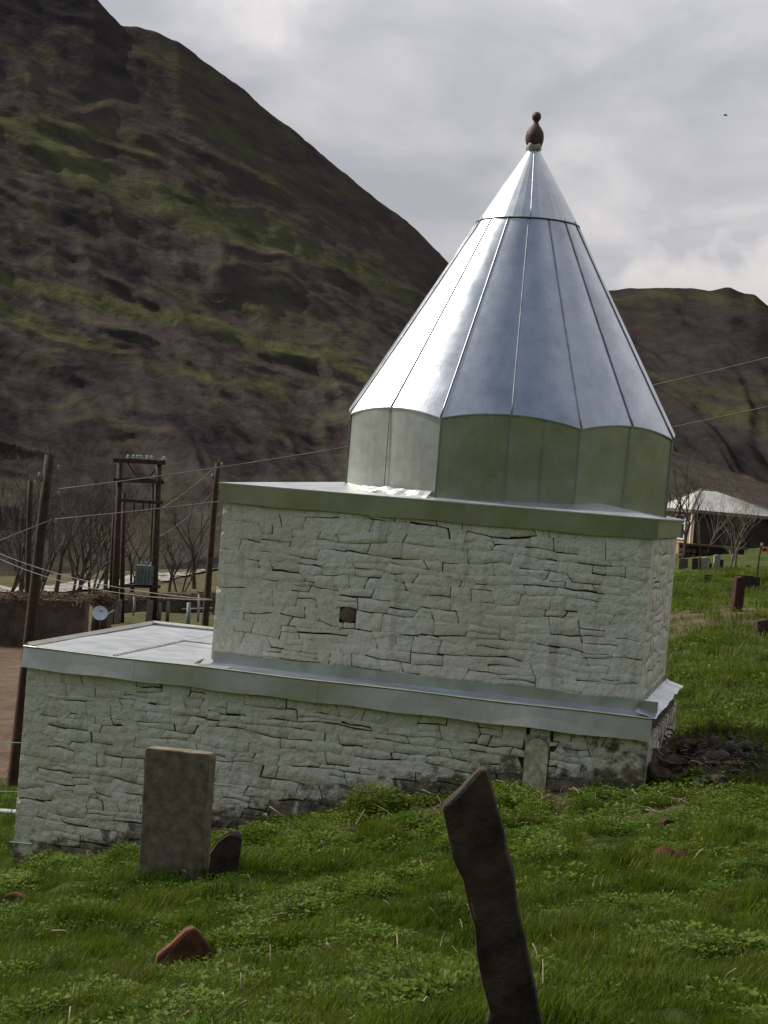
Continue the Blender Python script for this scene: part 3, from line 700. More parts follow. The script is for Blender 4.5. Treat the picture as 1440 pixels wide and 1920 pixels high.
# lower roof: fascia strips, flat sheets, raised rim, ledge flashing round the upper block
mb_ = lambda: MB()
def strip(pts_top, pts_bot): 
    m = MB()
    for i in range(len(pts_top)-1): m.quad(pts_bot[i], pts_bot[i+1], pts_top[i+1], pts_top[i])
    return m
def wavy_strip(s0, s1, fn_top, fn_bot, n=24):
    m = MB(); rows = 5; g = []
    for i in range(n+1):
        s = s0 + (s1-s0)*i/n; a = fn_bot(s); b = fn_top(s); g.append([a.lerp(b, k/(rows-1)) for k in range(rows)])
    for i in range(n):
        for k in range(rows-1): m.quad(g[i][k], g[i+1][k], g[i+1][k+1], g[i][k+1])
    return m
fj = [-0.03, 0.55, 1.55, 2.6, 3.3, 4.42, 5.3, 6.06, 6.57]
for i in range(len(fj)-1):
    o1 = 0.0 if i % 2 else 0.003
    m = wavy_strip(fj[i] - (0.01 if i else 0), fj[i+1], lambda s: bp(s, -0.045 - o1 + 0.004*math.sin(s*5), Z_LED + 0.004*math.sin(s*3.1)), lambda s: bp(s, -0.082 - o1 - 0.012*math.sin(s*1.1+0.4) + 0.006*math.sin(s*4+1), Z_FB + 0.006*math.sin(s*7)), 12)
    mpart(m, 'fascia_strip', M['galv_dull'], None, True)
# rolled top edge of the fascia
mpart(MB().tube([bp(s, -0.05, Z_LED + 0.004*math.sin(s*3.1) + 0.004) for s in np.linspace(-0.03, 6.57, 40)], 0.011, 6), 'fascia_bead', M['galv_dull'], None, True)
# right side fascia of the lower block and its crumpled sheet edge
mpart(wavy_strip(-0.04, LOW_D+0.03, lambda s: bp(-0.03, s, Z_LED), lambda s: bp(-0.03, s, Z_LED - 0.035), 10), 'fascia_strip', M['galv_dull'], None, True)
mpart(wavy_strip(-0.04, LOW_D+0.03, lambda s: bp(LOW_L+0.04, s, Z_LED), lambda s: bp(LOW_L+0.04, s, Z_FB), 10), 'fascia_strip', M['galv_dull'], None, True)
def sheet(fn, nu, nv):
    m = MB(); g = [[fn(i/nu, j/nv) for j in range(nv+1)] for i in range(nu+1)]
    for i in range(nu):
        for j in range(nv): m.quad(g[i][j], g[i+1][j], g[i+1][j+1], g[i][j+1])
    return m
def roofz(s, b):  # nearly flat, a slight fall to the front
    return Z_LED + 0.006 + 0.035*(b/LOW_D) + 0.006*float(P1(s*1.3, b*1.3))
# flat roof sheets left of the upper block
shs = [(U1-0.3, 5.55, -0.02, 1.55), (5.56, 6.53, -0.02, 1.75), (U1-0.3, 5.55, 1.56, LOW_D), (5.56, 6.53, 1.76, LOW_D)]
for (s0, s1, b0, b1) in shs:
    mpart(sheet(lambda u_, v_: bp(s0 + (s1-s0)*u_, b0 + (b1-b0)*v_, roofz(s0 + (s1-s0)*u_, b0 + (b1-b0)*v_)), 8, 10), 'roof_sheet', M['galv_roof'], None, True)
mpart(MB().tube([bp(5.555, b, roofz(5.55, b) + 0.008) for b in np.linspace(0, 1.9, 8)] , 0.012, 4), 'roof_seam', M['seam'])
mpart(MB().tube([bp(s, 1.9, roofz(s, 1.9) + 0.008) for s in np.linspace(5.55, U1+0.02, 6)], 0.012, 4), 'roof_seam', M['seam'])
for pts in ([bp(6.55, -0.02, Z_LED+0.02), bp(6.55, LOW_D, Z_LED+0.06)], [bp(6.55, LOW_D, Z_LED+0.06), bp(U1-0.2, LOW_D, Z_LED+0.06)]):
    m = MB(); a, b = pts; m.tube([a, b], 0.032, 4); mpart(m, 'roof_rim', M['galv_dull'])
# ledge: sloping flashing between the upper wall and the lower fascia
def ledge_fn(u_, v_, s0, s1):
    s = s0 + (s1-s0)*u_
    if v_ < 0.5: # sloping tread
        t = v_/0.5; b = -0.045 + (UB0 + 0.035)*t; z = Z_LED + 0.004 + 0.016*t + 0.016*float(P1(s*2.4, t*1.5))*math.sin(math.pi*t)
    else:
        t = (v_-0.5)/0.5; b = UB0 - 0.016 - 0.012*(1-t) - 0.008*float(P1(s*3, 7)); z = Z_LED + 0.020 + 0.105*t + 0.012*float(P1(s*2.1, 3))*t
    return bp(s, b, z)
lj = [-0.04, 0.85, 1.9, 2.75, 3.8, U1-0.03]
for i in range(len(lj)-1): mpart(sheet(lambda u_, v_: ledge_fn(u_, v_, lj[i], lj[i+1]), 18, 10), 'ledge_flashing', M['galv'], None, True)
def ledgeR(u_, v_):
    b = -0.04 + (LOW_D + 0.04)*u_; t = v_; s = -0.055 + (U0 + 0.05)*min(1, t/0.6) - 0.02*float(P1(b*2.5, 1)) * (1-t)
    z = Z_LED + 0.003 + 0.05*min(1, t/0.6) + 0.07*max(0, (t-0.6)/0.4) + 0.025*float(P1(b*3, 9))*(1-t)
    return bp(min(s, U0 - 0.012), b, z)
mpart(sheet(ledgeR, 20, 6), 'ledge_flashing', M['galv'], None, True)
# dark flap standing in for gap shadow at the upper wall's left foot
mb = MB(); mb.add([bp(U1-0.02, -0.02, Z_LED+0.03), bp(U1+0.07, 0.03, Z_LED+0.02), bp(U1+0.04, 0.14, Z_LED+0.05), bp(U1+0.01, 0.2, Z_LED+0.07), bp(U1-0.02, -0.01, Z_LED+0.05)], [(0, 1, 2), (0, 2, 3, 4)])
mpart(mb, 'gap_shadow_flap', M['iron'])

# upper roof: fascia and low hip roof under the drum
EO = 0.11   # eaves overhang
eS0, eS1, eB0, eB1 = U0 - 0.085, U1 + 0.06, UB0 - 0.06, UB1 + 0.1
fj = [U0 - 0.047, 1.15, 2.3, 3.45, U1+0.04]
for i in range(4):
    mpart(wavy_strip(fj[i], fj[i+1], lambda s: bp(s, UB0 - 0.05 - 0.002*(i % 2), Z_UE), lambda s: bp(s, UB0 - 0.038 + 0.006*math.sin(s*4), Z_UF - 0.012 + 0.006*math.sin(s*6)), 10), 'fascia_strip', M['galv_dull'], None, True)
mpart(wavy_strip(UB0 - 0.04, UB1+0.04, lambda s: bp(U0 - 0.045, s, Z_UE), lambda s: bp(U0 - 0.035, s, Z_UF), 8), 'fascia_strip', M['galv_dull'], None, True)
mpart(wavy_strip(UB0 - 0.04, UB1+0.04, lambda s: bp(U1 + 0.045, s, Z_UE), lambda s: bp(U1 + 0.035, s, Z_UF), 8), 'fascia_strip', M['galv_dull'], None, True)
DC = (1.93, 1.90)      # drum centre in wall coordinates
apexz = Z_UE + 0.012 + 0.155*((eB1-eB0)/2)
r0, r1 = bp(DC[0]-0.3, DC[1], apexz), bp(DC[0]+0.3, DC[1], apexz)
c00, c10, c11, c01 = bp(eS0, eB0, Z_UE), bp(eS1, eB0, Z_UE), bp(eS1, eB1, Z_UE), bp(eS0, eB1, Z_UE)
th = Vector((0, 0, 0.012))
for quad in ((c00, c10, r1, r0), (c11, c01, r0, r1), (c10, c11, r1, r1), (c01, c00, r0, r0)):
    m = MB()
    if (quad[2] - quad[3]).length < 1e-6:
        a, b, c = quad[:3]; m.add([a+th, b+th, c+th, a, b], [(0, 1, 2), (3, 4, 1, 0)])
    else:
        a, b, c, d = quad; m.add([a+th, b+th, c+th, d+th, a, b], [(0, 1, 2, 3), (4, 5, 1, 0)])
    mpart(m, 'hip_roof_sheet', M['galv_roof'])

# drum: eight facets aligned to what shows, sides hugging the block
C0 = bp(DC[0], DC[1], 0); RX, RY = 1.845, 1.38
ANG0 = R_(-3.4)
def ov(theta, k=1.0, z=0.0):   # theta measured from the direction towards the camera, + to the right
    return Vector((C0.x + k*RX*math.sin(theta), C0.y - k*RY*math.cos(theta), z))
Z_DT = 0.80   # top of the drum at its corners
verts = [ANG0 + R_(22.5 + 45*i) for i in range(8)]
drum = mpart(MB().lathe([(0.5, -0.1), (0.5, 0.3)], 8, (C0.x, C0.y, 0)), 'drum_core', M['seam'])
seamsat = {7: [0.0, 0.45, 0.53, 1.0], 0: [0, 0.5, 1], 6: [0.0, 0.45, 1.0], 1: [0, .5, 1], 2: [0, .5, 1], 3: [0, .5, 1], 4: [0, .5, 1], 5: [0, .5, 1]}
def dz_top(t): return 0.085*4*t*(1-t)   # the cone meets a flat facet higher at its middle
for i in range(8):
    a, b = ov(verts[i-1]), ov(verts[i])
    cuts = {0: [0, .49, .74, 1.0], 7: [0, .47, 1.0], 1: [0, .5, 1.0]}.get(i, [0, .5, 1.0])
    for c0, c1 in zip(cuts[:-1], cuts[1:]):
        m = MB(); n = 6; nrm = Vector((a.y - b.y, b.x - a.x, 0)).normalized(); rows = 6
        if nrm.dot(a - C0) < 0: nrm = -nrm
        g = []
        for k in range(n+1):
            t = c0 + (c1-c0)*k/n; p = a.lerp(b, t)
            bul = 0.012*math.sin(math.pi*k/n) + 0.045*math.sin(math.pi*t)
            g.append([Vector((p.x, p.y, 0)) + nrm*(bul*(0.5+0.5*j/rows)) + Vector((0, 0, -0.22 + (Z_DT + dz_top(t) + 0.22)*j/rows)) for j in range(rows+1)])
        for k in range(n):
            for j in range(rows): m.quad(g[k][j], g[k+1][j], g[k+1][j+1], g[k][j+1])
        mpart(m, 'drum_panel', M['galv_dull'], None, True)
        if c1 < 1.0:
            p = a.lerp(b, c1) + nrm*(0.045*math.sin(math.pi*c1)); mpart(MB().tube([p + Vector((0, 0, -0.1)), p + nrm*0.008 + Vector((0, 0, Z_DT + dz_top(c1)))], 0.005, 4), 'drum_seam', M['seam'])
    p = ov(verts[i], 1.003); mpart(MB().tube([p + Vector((0, 0, -0.1)), p + Vector((0, 0, Z_DT))], 0.009, 4), 'drum_seam', M['seam'])

# cone: sixteen gores from the drum rim to a ring, three cap sheets above
RING_Z, RING_R = 3.06, 0.535
APEX_Z = 3.86
AX = at(1003, 278, 17.42); 
def axis_xy(z): # the cone leans with the axis it shows
    t = (z - Z_DT)/(APEX_Z - Z_DT); return Vector((C0.x + (AX.x - C0.x)*t*1.0, C0.y, 0))
def rim(theta):
    # octagon point at this angle, pushed out a little as eaves
    k = ((theta - verts[0]) % R_(45))/R_(45); i = int(((theta - verts[0]) % (2*math.pi))/R_(45))
    a, b = ov(verts[i]), ov(verts[(i+1) % 8]); p = a.lerp(b, k)
    out = (p - Vector((C0.x, C0.y, 0))).normalized()
    return p + out*(0.02 + 0.040*math.sin(math.pi*k)) + Vector((0, 0, Z_DT - 0.005 + dz_top(k)*1.05))
def ringp(theta):
    c = axis_xy(RING_Z); return Vector((c.x + RING_R*math.sin(theta), c.y - RING_R*0.93*math.cos(theta), RING_Z + 0.012*math.sin(theta)))
def gore_pt(theta, tl, tt):  # tl 0..1 across the gore, tt 0..1 up
    a, b = rim(theta), ringp(theta); p = a.lerp(b, tt)
    c = axis_xy(p.z); out = (p - Vector((c.x, c.y, p.z))); out.z = 0; out.normalize()
    return p + out*(0.016*math.sin(math.pi*tl)*math.sin(math.pi*min(1, tt*0.8+0.15)) - 0.008*math.sin(math.pi*tt))
NG = 16
for g_ in range(NG):
    th0 = verts[0] + 2*math.pi*g_/NG; th1 = th0 + 2*math.pi/NG
    m = MB(); nu, nv = 16, 22; gr = []
    for i in range(nu+1):
        gr.append([gore_pt(th0 + (th1-th0)*i/nu, i/nu, j/nv) for j in range(nv+1)])
    for i in range(nu):
        for j in range(nv): m.quad(gr[i][j], gr[i+1][j], gr[i+1][j+1], gr[i][j+1])
    # thin turned-down lip at the eaves
    for i in range(nu):
        a, b = gr[i][0], gr[i+1][0]; dn = Vector((0, 0, -0.014)); m.quad(a + dn, b + dn, b, a)
    mpart(m, 'cone_panel', M['galv'], None, True)
    m = MB().tube([gore_pt(th0, 0, j/20) + (gore_pt(th0, 0, j/20) - axis_xy(0) - Vector((0, 0, gore_pt(th0, 0, j/20).z))).normalized()*0.006 for j in range(21)], 0.0085, 4)
    mpart(m, 'standing_seam', M['seam'], None, True)
# underside closing between eaves lip and drum
m = MB(); n = 64; ri = [rim(2*math.pi*i/n) + Vector((0, 0, -0.017)) for i in range(n)]; ro = [Vector((C0.x + (p.x-C0.x)*0.9, C0.y + (p.y-C0.y)*0.9, p.z)) for p in ri]
for i in range(n): m.quad(ri[i], ri[(i+1) % n], ro[(i+1) % n], ro[i])
mpart(m, 'eaves_soffit', M['seam'])
capj = [R_(-1.7), R_(118), R_(238), R_(358.3)]
cA = axis_xy(APEX_Z)
for k in range(3):
    m = MB(); nu, nv = 12, 8; gr = []
    for i in range(nu+1):
        th_ = capj[k] + (capj[k+1]-capj[k])*i/nu; row = []
        for j in range(nv+1):
            t = j/nv; z = RING_Z - 0.03 + (APEX_Z - RING_Z + 0.03)*t; c = axis_xy(z); r = (RING_R + 0.022)*(1-t) + 0.055*t + 0.006*math.sin(math.pi*t)
            row.append(Vector((c.x + r*math.sin(th_), c.y - r*0.95*math.cos(th_), z + (0.012*math.sin(th_))*(1-t))))
        gr.append(row)
    for i in range(nu):
        for j in range(nv): m.quad(gr[i][j], gr[i+1][j], gr[i+1][j+1], gr[i][j+1])
    mpart(m, 'cap_sheet', M['galv'], None, True)
    mpart(MB().tube([p + Vector((0, -0.004, 0)) for p in gr[0]], 0.007, 4), 'cap_seam', M['seam'], None, True)
mpart(MB().tube([ringp(R_(6*i)) + (ringp(R_(6*i)) - axis_xy(RING_Z) - Vector((0, 0, RING_Z))).normalized()*0.028 + Vector((0, 0, -0.03)) for i in range(61)], 0.007, 4, False), 'ring_seam', M['seam'], None, True)
# crumpled flashing at the foot of the drum
m = sheet(lambda u_, v_: ov(verts[6] + R_(8 + 36*u_), 1.0 + 0.10*v_, -0.005 + 0.05*(1-v_) + 0.025*float(P1(u_*7, v_*2)) - 0.035*u_*v_), 20, 5)
mpart(m, 'drum_flashing', M['galv_roof'], None, True)
# finial
fz = APEX_Z - 0.02; cF = axis_xy(APEX_Z)
fin = mpart(MB().lathe([(0.055, 0.0), (0.085, 0.03), (0.100, 0.08), (0.104, 0.13), (0.095, 0.18), (0.070, 0.225), (0.040, 0.262), (0.028, 0.29), (0.030, 0.305), (0.046, 0.325), (0.052, 0.355), (0.046, 0.385), (0.025, 0.405), (0.004, 0.41)], 24, (0, 0, 0)), 'finial', M['terracotta'])
fin.data.transform(Matrix.Translation(maus.location)); fin.data.transform(Matrix.Rotation(R_(0.6), 4, 'Y') @ Matrix.Scale(0.98, 4)); fin.location = Vector((cF.x - 0.005, cF.y, fz + 0.03)) - maus.location
fin.data.polygons.foreach_set('use_smooth', [True]*len(fin.data.polygons))
m = MB(); m.lathe([(0.062, -0.05), (0.085, 0.0), (0.088, 0.045), (0.07, 0.07)], 14, (0, 0, 0))
m.v = [(x*(1 + 0.12*math.sin(5*math.atan2(y, x))), y*(1 + 0.12*math.sin(5*math.atan2(y, x))), z) for x, y, z in m.v]
o = m.build('finial_plaster', M['plaster'], fin, True); o.location = (0, 0, -0.01)
# teal pipe clip at the lower left corner
mpart(MB().tube([bp(6.55, -0.04, -3.55), bp(6.57, -0.05, -3.9), bp(6.56, -0.05, -4.15)], 0.006, 5), 'downpipe', M['twine'])
mpart(MB().tube([bp(6.56, -0.03, -4.02), bp(6.30, -0.03, -4.01)], 0.009, 5), 'pipe_clip', M['twine'])

# ------------------------------------------------------------------ grave stones
def slab(name, outline, thick, mat, loc, rot, label, cat, group=None, rough=0.006, seed=0, bev=0.02):
    """outline in metres (x right, z up); a stone slab with worn edges and uneven faces"""
    bm = bmesh.new(); n = len(outline)
    dense = []
    for i in range(n):
        a = outline[i]; b = outline[(i+1) % n]; l = math.hypot(b[0]-a[0], b[1]-a[1]); k = max(1, int(l/0.06))
        for j in range(k): dense.append((a[0] + (b[0]-a[0])*j/k, a[1] + (b[1]-a[1])*j/k))
    vf = [bm.verts.new((x, -thick/2, z)) for x, z in dense]; f = bm.faces.new(vf)
    ex = bmesh.ops.extrude_face_region(bm, geom=[f]); vb = [v for v in ex['geom'] if isinstance(v, bmesh.types.BMVert)]
    bmesh.ops.translate(bm, verts=vb, vec=(0, thick, 0))
    bmesh.ops.recalc_face_normals(bm, faces=bm.faces)
    eds = [e for e in bm.edges if len(e.link_faces) == 2 and e.calc_face_angle() > 0.6]
    bmesh.ops.bevel(bm, geom=eds, offset=bev, segments=2, affect='EDGES', profile=0.6)
    for v in bm.verts:
        c = v.co; s = seed*3.1
        v.co = c + Vector((float(P1(c.z*9 + s, c.y*9)), float(P2(c.x*8 + s, c.z*8)), float(P1(c.x*9 + s, c.y*7 + 4))))*rough
    me = bpy.data.meshes.new(name); bm.to_mesh(me); bm.free()
    o = link(name, me, mat); o.location = loc; o.rotation_euler = rot
    return tag(o, label, cat, group)
def gp(px, py, D, sink=0.0): # a place on the ground on the line of sight, near distance D
    # find distance along this ray where it meets the ground
    r = ray(px, py); r = r/r[1]; ds = np.linspace(D*0.6, D*1.5, 240); z = ground_z(r[0]*ds, ds); dd = r[2]*ds - z
    i = np.where((dd[:-1] > 0) & (dd[1:] <= 0))[0]
    d = ds[i[np.argmin(np.abs(ds[i]-D))]] if len(i) else D
    return Vector((r[0]*d, d, gz(r[0]*d, d) - sink))
px2 = lambda D: D/FPX

# tall rectangular headstone
b = gp(322, 1655, 12.6); k = px2(b.y)
slab('headstone', [(-60*k, -0.2), (63*k, -0.2), (66*k, 238*k), (64*k, 246*k), (60*k, 249*k), (-58*k, 252*k), (-63*k, 248*k)], 0.17, M['tomb'], b, (R_(-3), R_(-2.0), R_(-12)),
     'tall rectangular pale brown headstone standing before the wall at left', 'gravestone', rough=0.003, seed=1, bev=0.009)
b2 = gp(412, 1648, 12.4); k = px2(b2.y)
slab('small_headstone', [(-26*k, -0.2), (24*k, -0.2), (31*k, 60*k), (31*k, 80*k), (22*k, 88*k), (4*k, 86*k), (-14*k, 70*k), (-26*k, 48*k)], 0.10, M['darkstone'], b2 + Vector((0, 0.12, 0)), (R_(4), R_(2), R_(6)),
     'small dark broken headstone leaning right behind the tall headstone', 'gravestone', rough=0.006, seed=2, bev=0.01)
# leaning foreground stone: traced profile, base out of frame below
D = 4.3; base = at(985, 1960, D); k = px2(D)
prof = [(828, 1512), (862, 1484), (880, 1464), (900, 1442), (914, 1443), (924, 1478), (934, 1520), (944, 1550), (950, 1590), (962, 1640), (972, 1700), (984, 1750), (996, 1810), (1006, 1860), (1016, 1915), (1046, 2090), (940, 2110), (918, 1935), (912, 1912), (918, 1892), (904, 1840), (893, 1780), (890, 1740), (880, 1700), (868, 1650), (848, 1608), (845, 1580), (836, 1545)]
pts = []
for x, y in prof:
    q = at(x, y, D); pts.append((q.x - base.x, q.z - base.z))
slab('leaning_headstone', pts[::-1], 0.075, M['darkstone'], base, (0, 0, R_(-6)), 'tall dark weathered headstone leaning left in the near foreground', 'gravestone', rough=0.005, seed=3, bev=0.010)
b = gp(350, 1822, 8.6); k = px2(b.y)
slab('triangular_stone', [(-62*k, -0.15), (60*k, -0.15), (58*k, 30*k), (40*k, 50*k), (18*k, 78*k), (2*k, 90*k), (-12*k, 82*k), (-36*k, 54*k), (-60*k, 34*k)], 0.14, M['redstone'], b, (R_(-12), R_(2), R_(8)),
     'rusty orange triangular stone poking from grass at lower left', 'stone', rough=0.008, seed=4)
b = gp(1248, 1562, 13.2); k = px2(b.y)
slab('square_stone', [(-15*k, -0.1), (16*k, -0.1), (15*k, 27*k), (-8*k, 30*k), (-16*k, 22*k)], 0.11, M['deepred'], b, (R_(-5), R_(3), R_(20)), 'small reddish brown block stone in grass below the rubble heap', 'stone', seed=5)
b = gp(1255, 1622, 11.8); k = px2(b.y)
V, F = lump((0, 0, -0.02), 0.15, 0.14, 0.12, 12, 16, 10, 0.4); o = link('mossy_stone', MB().add(V, F).mesh('mossy_stone'), M['redstone'], smooth=True); o.location = b
tag(o, 'orange mossy stone half sunk in grass under the small reddish block', 'stone')
b = gp(48, 1690, 12.5)
slab('sunken_stone', [(-0.18, -0.1), (0.16, -0.1), (0.13, 0.01), (0.02, 0.05), (-0.10, 0.09), (-0.16, 0.06)], 0.12, M['redstone'], b, (R_(-10), 0, R_(-10)), 'orange flat stone sunk in grass at far left edge', 'stone', seed=6)

# right hand graveyard, mid distance
def place_slab(name, px, py, D, w, h, th_, mat, rz, ry, label, seed, cat='gravestone', group=None):
    b = gp(px, py, D); k = px2(b.y); w *= k; h *= k
    return slab(name, [(-w/2, -0.1), (w/2, -0.1), (w/2*0.96, h*0.97), (w*0.1, h), (-w/2, h*0.96)], th_, mat, b, (0, R_(ry), R_(rz)), label, cat, group, rough=0.006, seed=seed, bev=0.015)
place_slab('pillar_stone', 1380, 1146, 42, 19, 66, 0.22, M['deepred'], 15, 2, 'narrow dark red pillar stone beside the dirt track', 7)
place_slab('wide_slab_stone', 1400, 1108, 47, 46, 30, 0.2, M['darkstone'], -8, 1, 'low wide dark slab behind the red pillar stone', 8)
place_slab('small_red_stone', 1325, 1091, 56, 13, 14, 0.18, M['deepred'], 10, 0, 'tiny red square stone on the grass before the white graves', 9)
b = gp(1432, 1198, 30); k = px2(b.y)
slab('tilted_slab', [(-10*k, -0.1), (26*k, -0.1), (32*k, 30*k), (26*k, 44*k), (-20*k, 30*k), (-18*k, 12*k)], 0.16, M['darkstone'], b, (R_(-15), R_(6), R_(20)), 'dark tilted slab cut by the right edge of the picture', 'gravestone', seed=10)
for i, (x, y, w, h, mt, lab) in enumerate((
    (1303, 1068, 12, 22, 'darkstone', 'dark leftmost stone of the grave cluster before the house'),
    (1322, 1068, 16, 24, 'palestone', 'grey speckled stone in the middle of the grave cluster'),
    (1343, 1067, 11, 28, 'palestone', 'pale white upright stone, tallest of the grave cluster'),
    (1352, 1066, 7, 18, 'darkstone', 'thin dark stone touching the right of the pale grave stone'),
    (1281, 1066, 16, 20, 'brownstone', 'grey brown stone at the left end of the grave cluster'),
    (1313, 1069, 5, 26, 'brownstone', 'narrow leaning stone between dark and speckled grave stones'),
    (1330, 1070, 6, 16, 'redstone', 'short reddish stone in front of the speckled grave stone'))):
    place_slab('distant_headstone', x, y, 74, w, h, 0.25, M[mt], random.uniform(-20, 20), random.uniform(-5, 5), lab, 20+i, group='graves in front of the house')
for i, (x, y, D, r, lab) in enumerate(((1378, 1063, 74, 5, 'small dark rock in grass right of the grave cluster'), (1403, 1064, 70, 5, 'small dark rock under the bare shrub near the post'), (1432, 1078, 62, 9, 'dark round rock right of the leaning iron post'),
                                 (1273, 1240, 26, 13, 'dark pointed rock beside the right wall of the mausoleum'), (1360, 1270, 23.5, 8, 'small brown rock alone on the right meadow'), (1280, 1225, 27, 9, 'flat earth coloured rock behind the pointed rock'))):
    b = gp(x, y, D); r = r*px2(b.y); V, F = lump((0, 0, 0.2*r), r, r*0.8, r*0.8, 40+i, 10, 7, 0.5)
    o = link('field_rock', MB().add(V, F).mesh('field_rock'), M['darkstone'] if i < 4 else M['brownstone'], smooth=True); o.location = b; tag(o, lab, 'rock', 'loose rocks on the right meadow')
# iron fence post with red cloth and wires
b = gp(1415, 1100, 46); k = px2(b.y); post = empty('iron_post', b, 'leaning iron fence post holding a red cloth, right edge', 'post')
MB().tube([(0, 0, -0.1), (3*k, 0, 34*k), (4*k, 0, 62*k), (7*k, 0, 82*k)], [0.035, 0.035, 0.03, 0.045], 6).build('shaft', M['iron'], post)
MB().tube([(7*k, 0, 78*k), (7*k, 0, 84*k)], 0.05, 6).build('pale_tip', M['whitepost'], post)
sheet(lambda u_, v_: Vector((9*k + 26*k*u_, 0.05*math.sin(u_*9), (74 - 7*v_ + 2*math.sin(u_*5))*k)), 8, 3).build('red_cloth', M['red'], post)
for z in (30, 52, 72): MB().tube([(5*k, 0, z*k), (60*k, 1.0, (z+1)*k)], 0.012, 4).build('fence_wire', M['wire'], post)

# ------------------------------------------------------------------ rubble heap with dead wood
rs = random.Random(5)
for i in range(42):
    t = rs.random(); x = 1215 + 215*t; y = rs.uniform(1425, 1488) - 0*t; b = gp(x, y, 16.0)
    sc = rs.uniform(0.06, 0.15)*(1.2 - 0.4*t); V, F = lump((0, 0, 0), sc*rs.uniform(0.9, 1.4), sc, sc*rs.uniform(0.6, 0.9), 100+i, 13, 9, 0.45)
    o = link('rubble_stone', MB().add(V, F).mesh('rubble_stone'), M['darkstone'] if rs.random() < .7 else M['brownstone'])
    o.location = b + Vector((0, 0, sc*0.3 + max(0, 0.22 - abs(t-0.25)*0.5)*rs.random())); o.rotation_euler = (rs.uniform(-.4, .4), rs.uniform(-.4, .4), rs.uniform(0, 6))
    sz = 'large' if sc > .125 else 'middling' if sc > .09 else 'small'
    wh = 'against the wall end of the rubble heap' if t < .25 else 'left of the middle of the rubble heap' if t < .5 else 'right of the middle of the rubble heap' if t < .75 else 'at the outer right end of the rubble heap'
    tag(o, f"{sz} {'dark' if o.data.materials[0] == M['darkstone'] else 'brown'} fieldstone lying {'high' if y < 1452 else 'low'} {wh}", 'stone', 'stones of the rubble heap')
def branchy(pts, rads, n, name, label, mat, loc, seed):
    m = MB(); m.tube(pts, rads, n); o = m.build(name, mat, None, True); o.location = loc
    for v in o.data.vertices:
        c = v.co; v.co = c + Vector((float(P1(c.x*14+seed, c.z*14)), float(P2(c.y*14+seed, c.x*9)), float(P1(c.z*13, c.x*12+seed))))*0.028
    return tag(o, label, 'log', 'dead wood on the rubble heap')
lb = [((1275, 1462), [(0, 0, 0), (0.16, 0, .10), (.30, .05, .2), (.46, .05, .22)], .06, 'dark curved dead log low on the rubble heap nearest the wall'),
      ((1330, 1440), [(0, 0, -.05), (0.0, 0, .12), (.03, .02, .26)], .05, 'short upright dead stump in the middle of the heap'),
      ((1345, 1450), [(-.1, 0, -.05), (.04, 0, .12), (.14, .0, .28)], .045, 'dead stub leaning right on the heap'),
      ((1295, 1425), [(-.2, 0, 0), (.0, 0, .1), (.2, 0, .12), (.45, 0, .05)], .07, 'thick grey log lying across the top of the heap'),
      ((1390, 1432), [(-.2, 0, .02), (.0, 0, .1), (.14, 0, .08), (.2, 0, .15)], .045, 'twisted root at the right end of the heap'),
      ((1365, 1428), [(0, 0, 0), (.04, 0, .14), (-.02, .02, .22)], .04, 'knotted root standing above the dry plant')]
for i, ((x, y), pts, r, lab) in enumerate(lb):
    P_ = []
    for j in range(len(pts)-1):
        for q in range(4): P_.append(Vector(pts[j]).lerp(Vector(pts[j+1]), q/4))
    P_.append(Vector(pts[-1])); n = len(P_)
    branchy(P_, [r*(1.1 - 0.5*j/n + 0.2*math.sin(j*1.9 + i)) for j in range(n)], 8, 'dead_log', lab, M['drift'], gp(x, y, 16) + Vector((0, 0, .08)), i*5)
brs = empty('dead_brush', gp(1300, 1450, 16) + Vector((0, 0, .05)), 'dark tangle of dead twigs thrown over the rubble heap', 'brushwood'); m = MB()
for i in range(420):
    t = rs.random(); q = gp(1225 + 205*t, rs.uniform(1415, 1480), 16.0) - brs.location; p = Vector((q.x, q.y, q.z + rs.uniform(.05, .32 - .12*t))); a = rs.uniform(0, 6.28); l = rs.uniform(.06, .20)
    d = Vector((math.cos(a), math.sin(a), rs.uniform(-.3, .5)))*l; m.tube([p, p + d*.5 + Vector((rs.uniform(-.02, .02), 0, rs.uniform(-.02, .03))), p + d], [.009, .007, .003], 4, False)
m.build('twigs', M['drift'], brs)['kind'] = 'stuff'
# dry seedhead plant
b = gp(1352, 1470, 15.6); dp = empty('dry_plant', b, 'dry pinkish brown plant with clustered seedheads on the heap', 'plant')
ms = MB(); mh = MB()
for i in range(16):
    a = rs.uniform(-1.2, 1.2); h = rs.uniform(.12, .24); e = Vector((math.sin(a)*.2, rs.uniform(-.08, .08), h)); ms.tube([(0, 0, 0), e*0.5 + Vector((0, 0, .03)), e], 0.004, 4)
    for q in range(4): V, F = lump(e + Vector((rs.uniform(-.03, .03), rs.uniform(-.03, .03), rs.uniform(-.01, .02))), .016, .016, .012, i*4+q, 6, 4); mh.add(V, F)
ms.build('stems', M['straw'], dp); mh.build('seedheads', simple_mat('seedhead', (0.20, 0.12, 0.08), (0.32, 0.2, 0.14), 8, .9, 0), dp)

